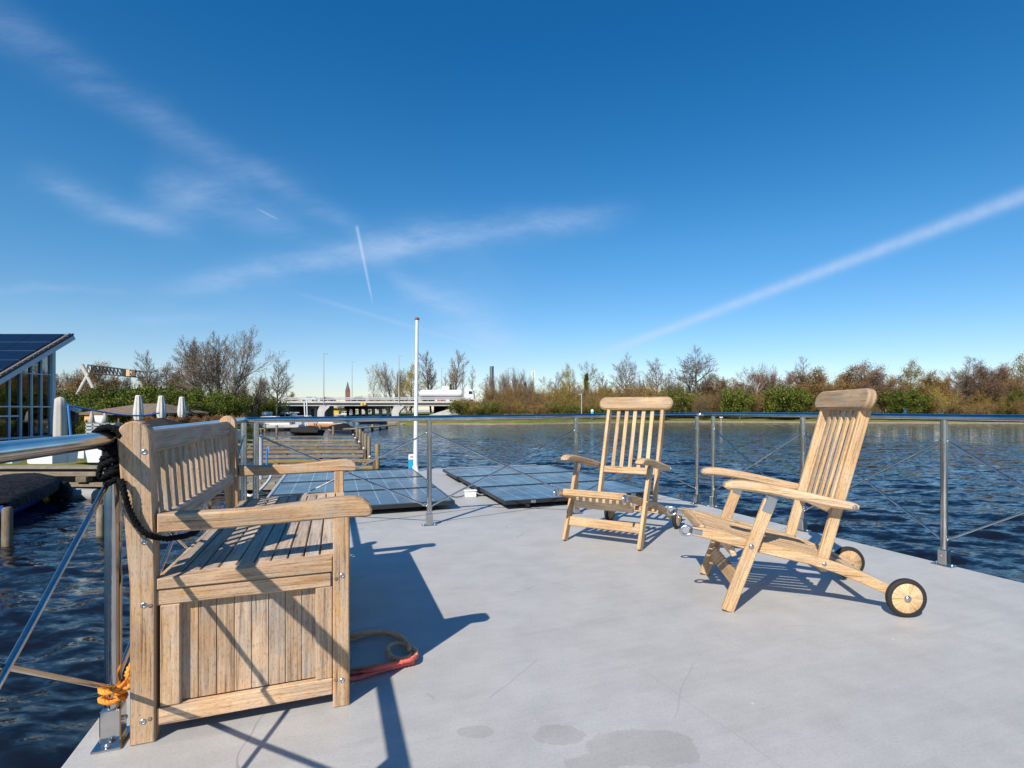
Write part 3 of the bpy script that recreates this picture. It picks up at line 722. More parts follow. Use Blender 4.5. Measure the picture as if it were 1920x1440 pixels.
    MB().board((.050, -(W-.014), .138), (.050, W-.014, .138), .022, .066, (.36, 0, 1), .004, .1).build('leg_stretcher', cw, root)
    MB().board((.46, -(W-.046), .200), (.46, W-.046, .200), .036, .030, Z, .004, .3).build('seat_cross_rail', cw, root)
    MB().board((.66, -(W-.046), .150), (.66, W-.046, .150), .030, .032, Z, .004, .5).build('rear_cross_rail', cw, root)
    MB().cyl((.802, -(W-.01), .0885), (.802, -(W-.05), .0885), .006).build('axle', M['bolt'], root)
    MB().cyl((.802, (W-.01), .0885), (.802, (W-.05), .0885), .006).build('axle', M['bolt'], root)
    c = dup(root, (.285, 3.835, 0), R(60.5), 'wooden wheeled deck chair in front of the flat solar panels, facing the camera')
    return root, c
build_chairs()

# ------------------------------------------------------------------ solar panels, box, flagpole
def build_panels():
    m, nt, b = newmat('solar_cell'); uv = nt.nodes.new('ShaderNodeTexCoord').outputs['UV']
    sp = nt.nodes.new('ShaderNodeSeparateXYZ'); nt.links.new(uv, sp.inputs[0])
    def line(src, n, w): f = nmath(nt, 'FRACT', nmath(nt, 'MULTIPLY', src, n)); return nmath(nt, 'ADD', nmath(nt, 'LESS_THAN', f, w), nmath(nt, 'GREATER_THAN', f, 1-w), clamp=True)
    a = line(sp.outputs[0], 10, .022); c_ = nmath(nt, 'ADD', line(sp.outputs[1], 6, .010), 0)
    bus = nmath(nt, 'MULTIPLY', line(sp.outputs[1], 18, .02), .35)
    ln = nmath(nt, 'MAXIMUM', nmath(nt, 'MULTIPLY', a, .85), nmath(nt, 'MAXIMUM', nmath(nt, 'MULTIPLY', c_, .4), bus))
    tc = nt.nodes.new('ShaderNodeTexCoord').outputs['Object']
    base = nramp(nt, nnoise(nt, tc, 5, 5, .6), [(.3, (.014, .019, .032)), (.7, (.028, .036, .054))])
    base = nmix(nt, ln, base, (.42, .46, .50)); base = nmix(nt, nmath(nt, 'MULTIPLY_ADD', nnoise(nt, tc, 3, 6, .7), .35, -.08, clamp=True), base, (.25, .24, .22))
    nt.links.new(base, b.inputs['Base Color']); b.inputs['Roughness'].default_value = .12; b.inputs['IOR'].default_value = 1.5
    b.inputs['Specular IOR Level'].default_value = .6
    nt.links.new(nramp(nt, nnoise(nt, tc, 4, 5), [(.3, .10), (.7, .26)]), b.inputs['Roughness'])
    M['cell'] = m
    names = {(0, 2): 'dark solar panel of the left row behind the bench armrest, nearest the railing', (0, 1): 'dark solar panel in the middle of the left row behind the bench',
             (0, 0): 'dark solar panel at the far end of the left row beside the flagpole', (1, 2): 'dark solar panel of the right row, nearest one, beside the white junction box',
             (1, 1): 'dark solar panel in the middle of the right row behind the facing deck chair', (1, 0): 'dark solar panel at the far end of the right row by the water'}
    W, D, zt, t = 1.66, .995, .088, .038
    nearR = gnd(853, 938, .09); nearR2 = gnd(947, 939, .09)
    first = None
    for g, corner in ((0, nearR), (1, nearR2)):
        for i in range(3):      # i = 2 nearest
            k = 2-i
            base = V((corner.x, corner.y, 0))+LL*(k*(D+.035)+.0)
            cen = base+LL*(D/2)+(-DD if g == 0 else DD)*(W/2)
            if g == 1: cen += DD*(-.02*k)
            if first is None:
                root = thing('solar_panel', names[(g, i)], 'solar panel', cen, AX, 'flat solar panels on the deck')
                f = MB(); X, Y, Z = V((1, 0, 0)), V((0, 1, 0)), V((0, 0, 1)); fw = .022
                for s in (-1, 1):
                    f.box((0, s*(D/2-fw/2), zt-t/2), W, fw, t, (X, Y, Z), .002); f.box((s*(W/2-fw/2), 0, zt-t/2), D-2*fw, fw, t, (Y, -X, Z), .002)
                f.build('frame', M['black_metal'], root)
                # bright aluminium lip on the frame top
                for s in (-1, 1):
                    lp = MB(); lp.box((s*(W/2-.008), 0, zt+.001), D-.004, .010, .003, (Y, -X, Z), 0); lp.build('frame_lip', M['bolt'], root)
                p = MB(); h1, h2 = W/2-fw, D/2-fw
                p.add([(-h1, -h2, zt-.003), (h1, -h2, zt-.003), (h1, h2, zt-.003), (-h1, h2, zt-.003), (-h1, -h2, zt-.03), (h1, -h2, zt-.03), (h1, h2, zt-.03), (-h1, h2, zt-.03)],
                      [[0, 1, 2, 3], [7, 6, 5, 4]], [[(0, 0), (1, 0), (1, 1), (0, 1)]]*2); p.build('glass', M['cell'], root)
                for sx in (-.55, .0, .55):
                    c = MB(); c.box((sx, -D/2-.008, zt-.018), .05, .018, .030, (X, Y, Z), .003); c.build('clamp', M['bolt'], root)
                for sx in (-.6, .6):
                    c = MB(); c.box((sx, 0, .024), D-.02, .04, .046, (Y, -X, Z), .002); c.build('mounting_rail', M['black_metal'], root)
                first = root
            else: dup(first, cen, AX, names[(g, i)])
build_panels()
def build_deck_bits():
    p = gnd(882, 932); r = thing('junction_box', 'small white cable junction box on the deck between the solar panels', 'junction box', p, AX)
    X, Y, Z = V((1, 0, 0)), V((0, 1, 0)), V((0, 0, 1))
    MB().box((0, 0, .032), .12, .07, .064, (X, Y, Z), .006).build('box_body', M['white'], r); MB().box((0, 0, .071), .135, .085, .014, (X, Y, Z), .005).build('lid', M['white'], r)
    MB().cyl((.058, 0, .022), (.085, 0, .020), .010).build('cable_gland', M['black_metal'], r)
    q = gnd(850, 932, 0); e = gnd(925, 928, 0)
    c = MB(); c.tube(spline([p+V((.08, .03, .02)), p+V((.14, .06, .007)), p+V((.28, .12, .007)), p+V((.40, .16, .03))], .03), .005, 6); tag(c.build('cable', M['black_metal']), 'thin black cable from the white junction box to the right solar panels', 'cable')
    c = MB(); c.tube(spline([p-V((.062, .02, -.02)), p-V((.14, .05, -.007)), p-V((.22, .09, -.03))], .03), .005, 6); tag(c.build('cable', M['black_metal']), 'thin black cable from the white junction box to the left solar panels', 'cable')
    b = gnd(779, 884); Yb = b.y; r = thing('flagpole', 'tall slim white flagpole without a flag at the far deck edge', 'flagpole', b)
    zt = pz(600, Yb); xt = pxx(782, Yb)-b.x
    MB().tube([(0, 0, 0), (xt*.5, 0, zt*.5), (xt, 0, zt)], [.033, .029, .022], 14).build('pole', M['white'], r)
    MB().lathe([(.014, 0), (.034, .012), (.036, .03), (.02, .045), (.004, .05)], (xt, 0, zt-.004), n=14).build('cap', M['brick'], r)
    MB().lathe([(.06, 0), (.06, .012), (.042, .02), (.042, .09)], (0, 0, 0), n=16).build('foot', M['white'], r)
    p = gnd(771.5, 882)
    r = thing('vent_box', 'small upright blue box with a white cap beside the flagpole foot', 'box', p, AX)
    MB().box((0, 0, .085), .17, .085, .085, (Z, X, Y), .006).build('box_body', M['cyan'], r)
    MB().prism([(-.044, .1705), (.044, .1705), (.044, .225), (.03, .252), (-.03, .252), (-.044, .235)], (0, -.044, 0), X, Z, Y, .088, .004).build('cap', M['white'], r)
    MB().box((0, -.046, .215), .05, .004, .014, (X, Y, Z), .001).build('slot', M['brick'], r)
build_deck_bits()

# ------------------------------------------------------------------ ropes
def build_ropes():
    k = H; P0 = V((-1.35, 1.66, 0))*k; zr = .868
    Ld = V((-.386, .922, 0)).normalized(); Sd = V((Ld.y, -Ld.x, 0))
    O = V((-1.275, 1.627, 0))*k
    mb = MB()
    # turns round the handrail
    for j in range(4):
        c = V((P0.x, P0.y, zr))-Ld*(.045-.017*j)+V((0, 0, random.uniform(-.004, .004)))
        mb.rope([c+(Sd*math.cos(a)+V((0, 0, 1))*math.sin(a))*.031+Ld*.014*(a/6.28-.5) for a in [R(q) for q in range(0, 361, 30)]], .0088, .034)
    c = V((P0.x, P0.y, zr))+Sd*.012-Ld*.030
    for j in range(6):      # wad of turns hanging under the rail
        cc = c+V((0, 0, -.030-.017*j))+Sd*random.uniform(-.006, .006)+Ld*random.uniform(-.006, .006); tl = random.uniform(-.5, .5); rad_ = .017 if j in (0, 5) else .023
        mb.rope([cc+Sd*math.cos(a)*rad_+Ld*math.sin(a)*rad_+V((0, 0, math.cos(a+tl)*.012)) for a in [R(q+50*j) for q in range(0, 361, 30)]], .0088, .034)
    mb.rope([c+V((0, 0, -.01)), c+Sd*.012+V((0, 0, -.07)), c-Sd*.01+V((0, 0, -.115)), c-Sd*.03-Ld*.02+V((0, 0, -.10)), c-Sd*.025+V((0, 0, -.06))], .009, .034)
    def face(px, py):    # a point just off the near end face of the bench
        # plane through O with direction DD (horizontal); solve Y
        u = (px-CX)/FPX; Y = (O.y-O.x*DD.y/DD.x)/(1-u*DD.y/DD.x)-.016
        return at(px, py, Y)
    a1 = c+Sd*.008+V((0, 0, -.115))
    path = [c+V((0, 0, -.03)), a1, face(228, 905), face(240, 950), face(257, 984), face(278, 1003), O+DD*.085+LL*.02+V((0, 0, .575)), O+DD*.125+LL*.12+V((0, 0, .565)), O+DD*.10+LL*.30+V((0, 0, .55)), O+DD*.03+LL*.42+V((0, 0, .535)), O-DD*.06+LL*.50+V((0, 0, .52)), O-DD*.10+LL*.55+V((0, 0, .40))]
    mb.rope(path, .0095, .035)
    tag(mb.build('black_rope', M['rope_black']), 'black twisted rope knotted round the handrail and slung across the bench end', 'rope')
    # orange line at the foot of the near railing post
    mb = MB()
    for j, z in enumerate((.122, .152)):
        c = V((P0.x, P0.y, z)); mb.rope([c+V((math.cos(a)*.0285, math.sin(a)*.0285, .004*math.sin(a*2+j)+.010*(a/6.28-.5))) for a in [R(q+60*j) for q in range(0, 361, 30)]], .0078, .03)
    e = O+LL*.03; mb.rope([V((P0.x+.022, P0.y-.022, .140)), V((P0.x+.045, P0.y+.01, .155)), e+V((-.016, .0, .19)), e+LL*.05+V((-.016, 0, .215))], .0085, .03)
    tag(mb.build('orange_rope', M['rope_orange']), 'bright orange rope wound round the foot of the near railing post', 'rope')
    # rope coil beside the bench
    def g(px, py, z=.010): return gnd(px, py, z)
    root = thing('coiled_rope', 'faded red and tan rope lying in loops beside the bench', 'rope', (0, 0, 0))
    a = MB(); a.rope([g(600, 1245), g(640, 1207), g(668, 1196), g(700, 1188, .011), g(740, 1190, .012), g(765, 1205), g(773, 1222, .012), g(762, 1234, .022), g(735, 1232, .026), g(727, 1215, .022), g(745, 1206, .026), g(775, 1216, .022), g(778, 1233, .020), g(745, 1241), g(710, 1248), g(670, 1254), g(630, 1262), g(590, 1280)], .0098, .034)
    a.rope([g(600, 1230), g(640, 1200), g(672, 1190, .028), g(705, 1185, .030), g(735, 1187, .03), g(760, 1202, .028), g(768, 1220, .028)], .0098, .034)
    a.build('tan_strand', M['rope_tan'], root)
    a = MB(); a.rope([g(590, 1290), g(640, 1266), g(672, 1262, .012), g(710, 1252, .030), g(745, 1243, .030), g(772, 1237, .030), g(781, 1230, .02)], .0098, .034)
    a.rope([g(590, 1300), g(640, 1276), g(675, 1270), g(712, 1258), g(745, 1249, .012), g(776, 1241, .011)], .0098, .034)
    a.build('red_strand', M['rope_red'], root)
build_ropes()
# ------------------------------------------------------------------ banks
def build_ground():
    m, nt, b = newmat('grassy_bank'); tc = nt.nodes.new('ShaderNodeTexCoord').outputs['Object']
    f = nnoise(nt, tc, .35, 6, .65); g = nnoise(nt, tc, 3, 4, .6)
    c = nramp(nt, f, [(.32, (.085, .105, .022)), (.5, (.14, .15, .035)), (.68, (.22, .19, .07))]); c = nmix(nt, .5, c, nramp(nt, g, [(.3, .6), (.7, 1.2)]), 'MULTIPLY')
    nt.links.new(c, b.inputs['Base Color']); b.inputs['Roughness'].default_value = .95; b.inputs['Specular IOR Level'].default_value = .1
    M['grass'] = m
    def bank(name, shore, inland, lip, top, label):
        # shore: waterline polyline; each ring moves inland
        mb = MB(); n = len(shore); rows = []
        for k, (t, z) in enumerate(((0, WZ-.6), (0, WZ+.10), (.012, lip), (.10, (lip+top)/2), (.25, top), (1, top))):
            row = []
            for i in range(n):
                p = V((shore[i][0], shore[i][1], 0)).lerp(V((inland[i][0], inland[i][1], 0)), t)
                row.append(V((p.x, p.y, z+(random.uniform(-.05, .05) if k in (2, 3) else 0))))
            rows.append(row)
        mb.loft(rows, False, False, True); o = mb.build(name, M['grass']); o['kind'] = 'structure'; o['label'] = label
    # far bank, right of the bridge and all along the lake
    sh = [(-75, 190), (-46, 150), (-36, 120), (-29, 96), (-25, 84), (-22.5, 81)]
    for px, py in ((800, 796.4), (860, 796), (930, 796.3), (1000, 795.6), (1100, 794), (1180, 793), (1250, 792), (1310, 791.6), (1400, 792), (1500, 792.8), (1620, 793.6), (1760, 794), (1900, 794.2)):
        Y = 2.25*FPX/(py-CY); sh.append((pxx(px, Y)+random.uniform(-.2, .2), Y))
    sh += [(110, 84), (170, 60), (300, 20), (420, -200)]
    inl = [(-60, 420), (-50, 420), (-40, 420), (-30, 420), (-20, 420), (-10, 420)]+[(p[0]*3.2, 420) for p in sh[6:19]]+[(480, 420), (600, 380), (800, 200), (900, -200)]
    bank('far_bank', sh, inl, WZ+.55, -.35, 'low grassy lake shore under the trees')
    # bank on the left, harbour side
    sh = [(-140, -60), (-60, 6), (-40, 15.9), (-24, 15.9), (-12.6, 15.9), (-14.2, 21), (-15.6, 26), (-20, 36), (-26, 48), (-37, 60), (-41, 74), (-48, 92), (-66, 124), (-90, 160)]
    inl = [(-400, -60), (-400, 10), (-400, 60), (-380, 100), (-340, 140), (-330, 150), (-320, 160), (-320, 180), (-320, 200), (-320, 220), (-320, 240), (-340, 260), (-360, 300), (-400, 420)]
    bank('harbour_bank', sh, inl, -.70, -.62, 'harbour bank with the terrace on the left')
    # motorway embankments either side of the bridge
    for name, pts in (('embankment', [(-24, 152, .5), (-18, 148, 2.6), (-10, 142, 3.2), (5, 138, 3.2), (25, 136, 2.4), (45, 136, 1.0), (60, 138, -.3)]), ('embankment', [(-84, 150, 3.0), (-100, 146, 3.2), (-130, 140, 3.2), (-190, 130, 3.0), (-260, 110, 2.0)])):
        mb = MB(); rows = [[], [], [], [], [], []]
        for x, y, z in pts:
            for k, (dy, zz) in enumerate(((-24, -.5), (-15, z*.35-.3), (-7, z*.85), (-3, z), (16, z), (38, -.5))): rows[k].append(V((x, y+dy, zz)))
        mb.loft(rows, False, False, True); o = mb.build(name, M['grass']); o['kind'] = 'structure'
build_ground()

# ------------------------------------------------------------------ trees and shrubs
class Tree:
    def __init__(self): self.T = MB(); self.C = MB(); self.tips = []
def grow(t, p, d, L, r, lev, P, rng):
    n = 4 if lev < 2 else 3; pts = [p]; rad = [r]; dirs = [d]
    end = P['rend'][lev]
    for i in range(n):
        w = P['wob'][lev]; d = (d+V((rng.gauss(0, w), rng.gauss(0, w), rng.gauss(0, w)+P['up'][lev]))).normalized()
        p = p+d*L/n; pts.append(p); rad.append(r*(1-(1-end)*(i+1)/n)); dirs.append(d)
    mb = t.T if lev <= 1 else t.C
    mb.tube(pts, rad, 6 if lev == 0 else (4 if lev == 1 else 3), caps=False, col=(rng.random(), 0, 0, 1), smooth=lev < 2, mi=0)
    if lev >= P['max']: t.tips.append((p, d)); t.tips.append((pts[-2], d)); return
    k = P['kids'][lev]
    for j in range(k):
        f = P['start'][lev]+(1-P['start'][lev])*(j+rng.random()*.8)/k; f = min(f, .999); s = f*n; i = min(int(s), n-1)
        q = pts[i].lerp(pts[i+1], s-i); base = dirs[i+1]
        az = 2.4*j+rng.uniform(-.5, .5); o = base.orthogonal().normalized(); o.rotate(Quaternion(base, az))
        an = R(rng.gauss(P['ang'][lev], 7)); nd = (base*math.cos(an)+o*math.sin(an)).normalized()
        grow(t, q, nd, L*P['len'][lev]*(1-.45*f*P['taper'])*rng.uniform(.75, 1.2), max(rad[i]*P['rr'][lev], P['rmin']), lev+1, P, rng)
    grow(t, p, d, L*P['len'][lev]*.6, max(rad[-1], P['rmin']), lev+1, P, rng)
def leaves(t, n, size, spread, rng, mi=1, flat=False, tips=None):
    tips = tips or t.tips
    for i in range(n):
        q, d = tips[rng.randrange(len(tips))]
        c = q+V((rng.gauss(0, spread), rng.gauss(0, spread), rng.gauss(0, spread)))
        a = V((rng.gauss(0, 1), rng.gauss(0, 1), rng.gauss(0, 1))).normalized(); b = a.orthogonal().normalized(); b.rotate(Quaternion(a, rng.random()*6.28)); s = size*rng.uniform(.6, 1.35)
        t.C.add([c-a*s, c+b*s*.55, c+a*s, c-b*s*.55], [[0, 1, 2, 3]], None, (rng.random(), 0, 0, 1), False, mi)
DEF = dict(max=4, kids=[8, 6, 5, 4], start=[.30, .25, .2, .2], ang=[48, 44, 42, 40], len=[.62, .56, .52, .5], rr=[.55, .6, .6, .6], rend=[.22, .25, .3, .4, .5], wob=[.05, .10, .14, .16, .18], up=[.04, .05, .04, .02, .02], taper=1.0, rmin=.012)
PROTO = {}
def proto(key, bark, leafm, nleaf, lsize, spread, seed, height=10.0, trunkL=6.0, r0=.22, stems=1, lean=0, **kw):
    rng = random.Random(seed); P = dict(DEF); P.update(kw); t = Tree()
    for s in range(stems):
        a = s*2.4+rng.random(); o = V((math.cos(a), math.sin(a), 0)); d = (V((0, 0, 1))+o*lean*rng.uniform(.3, 1)).normalized()
        grow(t, o*(.12*stems*rng.random() if stems > 1 else 0), d, trunkL*rng.uniform(.8, 1.1) if stems > 1 else trunkL, r0, 0, P, rng)
    if nleaf: leaves(t, nleaf, lsize, spread, rng)
    zs = [v_[2] for v_ in t.C.v]+[v_[2] for v_ in t.T.v]; xs = sorted(v_[0] for v_ in t.C.v)
    top = sorted(zs)[int(len(zs)*.998)]; wid = xs[int(len(xs)*.985)]-xs[int(len(xs)*.015)]
    PROTO[key] = [t, bark, leafm, top, wid, None]
def put(key, px, pytop, Y, zb, label, wpx=None, name='bare_tree', cat='tree', group=None, rz=None):
    e = PROTO[key]; x = pxx(px, Y); h = pz(pytop, Y)-zb; sz = h/e[3]; sx = sz if wpx is None else (wpx/FPX*Y)/e[4]
    rz = random.uniform(0, 6.28) if rz is None else rz
    if e[5] is None:
        r = thing(name, label, cat, (x, Y, zb), rz, group)
        if e[0].T.v: e[0].T.build('trunk' if cat == 'tree' else 'stem', M[e[1]], r)
        e[0].C.build('crown' if cat == 'tree' else 'foliage', [M['twig_brown' if 'brown' in e[1] else 'twig_grey'], M[e[2]]], r)
        e[5] = r; r.scale = (sx, sx, sz)
    else:
        r = dup(e[5], (x, Y, zb), rz, label, group, (sx, sx, sz)); r.name = name; r['category'] = cat
    return r
proto('big', 'bark', 'leaf_red', 3200, .035, .16, 11, trunkL=5.2, r0=.20, rmin=.010, kids=[14, 9, 7, 4], start=[.32, .22, .2, .2], ang=[52, 44, 42, 40], up=[.02, .08, .06, .04, .03])
proto('big_b', 'bark', 'leaf_red', 3600, .035, .16, 12, trunkL=5.2, r0=.20, rmin=.010, kids=[14, 9, 7, 4], ang=[50, 44, 42, 40], up=[.02, .08, .06, .04, .03], start=[.22, .2, .2, .2])
proto('slim', 'bark', 'leaf_red', 1600, .035, .14, 13, trunkL=7.2, r0=.15, rmin=.012, kids=[16, 7, 6, 4], ang=[32, 34, 38, 40], len=[.42, .5, .52, .5], start=[.25, .2, .2, .2], up=[.02, .14, .08, .03, .02])
proto('slim_b', 'bark_brown', 'leaf_red', 500, .06, .1, 14, trunkL=8.0, r0=.13, kids=[15, 4, 4, 3], ang=[36, 36, 38, 40], len=[.28, .5, .52, .5], start=[.12, .2, .2, .2], up=[.02, .16, .08, .03, .02])
proto('vase', 'bark', 'leaf_red', 1800, .04, .16, 15, trunkL=6.0, r0=.13, stems=7, lean=.55, rmin=.012, kids=[8, 7, 5, 3], ang=[24, 28, 34, 38], up=[.06, .1, .08, .03, .02], start=[.3, .2, .2, .2])
proto('brown', 'bark_brown', 'leaf_brown', 9500, .07, .26, 16, trunkL=5.0, rmin=.012, r0=.22, kids=[10, 8, 6, 4], ang=[55, 48, 44, 40], start=[.18, .2, .2, .2])
proto('brown_b', 'bark_brown', 'leaf_red', 10500, .065, .26, 17, trunkL=5.4, rmin=.012, r0=.22, kids=[10, 8, 6, 4], ang=[50, 48, 44, 40], start=[.2, .2, .2, .2])
proto('yellow', 'bark_brown', 'leaf_yellow', 6000, .085, .28, 18, trunkL=6.2, r0=.2, kids=[9, 6, 4, 3], ang=[44, 44, 44, 40], start=[.25, .2, .2, .2])
proto('yellow_b', 'bark', 'leaf_yellow', 1500, .09, .22, 19, trunkL=6.6, r0=.17, kids=[8, 5, 4, 3], ang=[42, 40, 44, 40], wob=[.12, .14, .16, .16, .18])
proto('birch', 'bark_pale', 'leaf_red', 2800, .07, .18, 20, trunkL=6.4, r0=.17, stems=2, lean=.5, kids=[9, 6, 5, 3], ang=[44, 44, 44, 42], up=[.02, .04, -.02, -.05, -.05])
proto('green', 'bark_brown', 'leaf_green', 4200, .10, .28, 21, trunkL=4.8, r0=.2, kids=[9, 6, 5, 3], ang=[55, 48, 44, 40], start=[.12, .15, .2, .2])
proto('ivy', 'bark_brown', 'leaf_dark', 5200, .16, .22, 22, trunkL=9.0, r0=.14, kids=[20, 3, 2, 2], ang=[50, 48, 44, 40], len=[.13, .5, .5, .5], start=[.05, .2, .2, .2], max=3)
SH = dict(max=3, kids=[6, 5, 4], start=[.15, .15, .15], ang=[36, 40, 42], len=[.55, .55, .5], wob=[.10, .14, .18, .2], up=[.04, .06, .04, .02], rend=[.4, .4, .4, .5], rmin=.02)
proto('shrub_brown', 'bark_brown', 'leaf_brown', 5200, .13, .38, 31, trunkL=6.5, r0=.09, stems=9, lean=.75, **SH)
proto('shrub_olive', 'bark_brown', 'leaf_yellow', 3600, .13, .40, 32, trunkL=6.5, r0=.09, stems=9, lean=.8, **SH)
proto('shrub_twig', 'bark_brown', 'leaf_brown', 2600, .11, .34, 33, trunkL=6.5, r0=.09, stems=11, lean=.7, **{**SH, 'kids': [7, 6, 5]})
proto('shrub_green', 'bark_brown', 'leaf_green', 5600, .20, .45, 34, trunkL=5.6, r0=.09, stems=9, lean=.95, **SH)
proto('shrub_dark', 'bark_brown', 'leaf_dark', 6500, .24, .50, 35, trunkL=5.6, r0=.09, stems=9, lean=.95, **SH)
proto('shrub_dark_b', 'bark_brown', 'leaf_dark', 6000, .22, .55, 36, trunkL=5.4, r0=.09, stems=8, lean=1.1, **SH)
proto('shrub_rust', 'bark_brown', 'leaf_rust', 4600, .24, .5, 37, trunkL=5.0, r0=.09, stems=8, lean=1.1, **SH)
def build_trees():
    B = -.45
    # --- left, behind the harbour
    put('vase', 408, 610, 66, -.4, 'tall spreading bare tree rising above the green hedge left of the bridge', 122)
    put('big', 372, 634, 68, -.4, 'bare tree leaning against the left side of the tallest tree over the hedge', 80)
    put('slim', 284, 657, 72, -.4, 'slender bare tree beside the right end of the road gantry', 42)
    put('slim', 519, 672, 78, -.4, 'thin bare tree at the right end of the hedge just before the bridge', 44, rz=1)
    put('vase', 470, 690, 76, -.4, 'low bare many-stemmed tree between the tallest tree and the bridge end', 62)
    for i, (px, t, w, k, l) in enumerate(((132, 686, 70, 'vase', 'bare brown tree just right of the glass building corner'), (185, 680, 90, 'brown', 'brown budding tree behind the left legs of the road gantry'), (232, 692, 70, 'vase', 'bare twiggy tree behind the middle of the gantry truss'), (312, 682, 62, 'brown_b', 'reddish brown budding tree between gantry and tallest tree'), (345, 690, 60, 'brown', 'brown budding tree low at the left foot of the tallest tree'), (430, 705, 70, 'shrub_twig', 'brown twiggy thicket low at the right foot of the tallest tree'))):
        put(k, px, t, 96 if px < 250 else 74, -.4, l, w, name='budding_tree' if 'brown' in k else 'bare_tree')
    hedge = [(104, 742, 46, 'shrub_dark'), (140, 735, 66, 'shrub_dark'), (178, 731, 70, 'shrub_dark_b'), (215, 727, 72, 'shrub_dark'), (250, 724, 70, 'shrub_dark_b'), (288, 725, 72, 'shrub_dark'), (322, 728, 70, 'shrub_dark'), (356, 733, 66, 'shrub_dark_b'), (390, 733, 66, 'shrub_dark'), (424, 736, 64, 'shrub_dark_b'), (458, 740, 60, 'shrub_green'), (486, 742, 54, 'shrub_dark'), (505, 748, 40, 'shrub_dark_b'), (120, 752, 60, 'shrub_dark_b'), (160, 750, 70, 'shrub_dark'), (235, 745, 70, 'shrub_dark'), (305, 748, 70, 'shrub_dark_b'), (375, 752, 70, 'shrub_dark'), (440, 756, 60, 'shrub_dark'), (478, 760, 50, 'shrub_green')]
    for i, (px, t, w, k) in enumerate(hedge):
        put(k, px, t, (57 if i < 13 else 51) if px < 430 else 82, -.6, 'dense evergreen shrub in the tall green hedge behind the terrace' if k != 'shrub_green' else 'bright fresh green shrub in the tall hedge left of the bridge', w, 'hedge_shrub', 'shrub', 'shrubs of the green hedge' if k != 'shrub_green' else 'bright shrubs at the hedge end')
    for px in range(268, 460, 22):
        put('shrub_rust', px, 779+random.uniform(-2, 3), 40, -.62, 'rust brown beech bush in the low hedge behind the folded parasols', 34, 'beech_bush', 'shrub', 'rust brown beech hedge')
    for px, t, w in ((150, 788, 34), (176, 790, 30), (440, 800, 22), (462, 798, 24), (120, 812, 34), (160, 815, 40), (200, 812, 36)):
        put('shrub_green', px, t, 30 if px < 250 else 34, -.62, 'small green garden shrub on the terrace', w, 'garden_shrub', 'shrub', 'small terrace shrubs')
    # --- beyond the bridge
    put('vase', 738, 679, 165, 0, 'fan-shaped bare tree behind the bridge left of the flagpole', 44)
    put('yellow_b', 702, 684, 160, 0, 'crooked sparse yellow tree at the left of the group behind the bridge', 30, 'budding_tree')
    put('yellow', 771, 682, 158, 0, 'yellow leafed tree right behind the flagpole', 44, 'budding_tree')
    put('slim', 808, 658, 170, 0, 'tall bare tree just right of the flagpole', 44)
    put('slim', 850, 656, 170, 0, 'tall bare tree above the tanker truck', 46, rz=2)
    put('slim_b', 866, 684, 165, 0, 'narrow bare poplar left of the truck cab', 16)
    put('slim_b', 882, 686, 165, 0, 'narrow bare poplar directly behind the truck cab', 18, rz=3)
    put('slim_b', 832, 700, 168, 0, 'narrow bare sapling between two tall trees over the truck', 16, rz=1.5)
    put('ivy', 848, 720, 160, 0, 'short dark ivy covered trunk above the tanker truck', 8, 'ivy_tree')
    for px, t, w in ((690, 738, 46), (715, 742, 40), (740, 740, 50), (765, 735, 40)): put('shrub_brown', px, t, 170, 0, 'russet bush beyond the bridge under the yellow trees', w, 'russet_bush', 'shrub', 'russet bushes beyond the bridge')
    put('brown', 548, 735, 260, 0, 'small round brown tree far beyond the bridge', 26, 'budding_tree')
    for px, t, w, k in ((615, 764, 30, 'yellow'), (640, 762, 40, 'green'), (625, 766, 26, 'brown'), (655, 764, 26, 'yellow')): put(k, px, t-2, 230, -1, 'tree on the far waterside seen under the bridge', w, 'budding_tree', group='trees seen under the bridge')
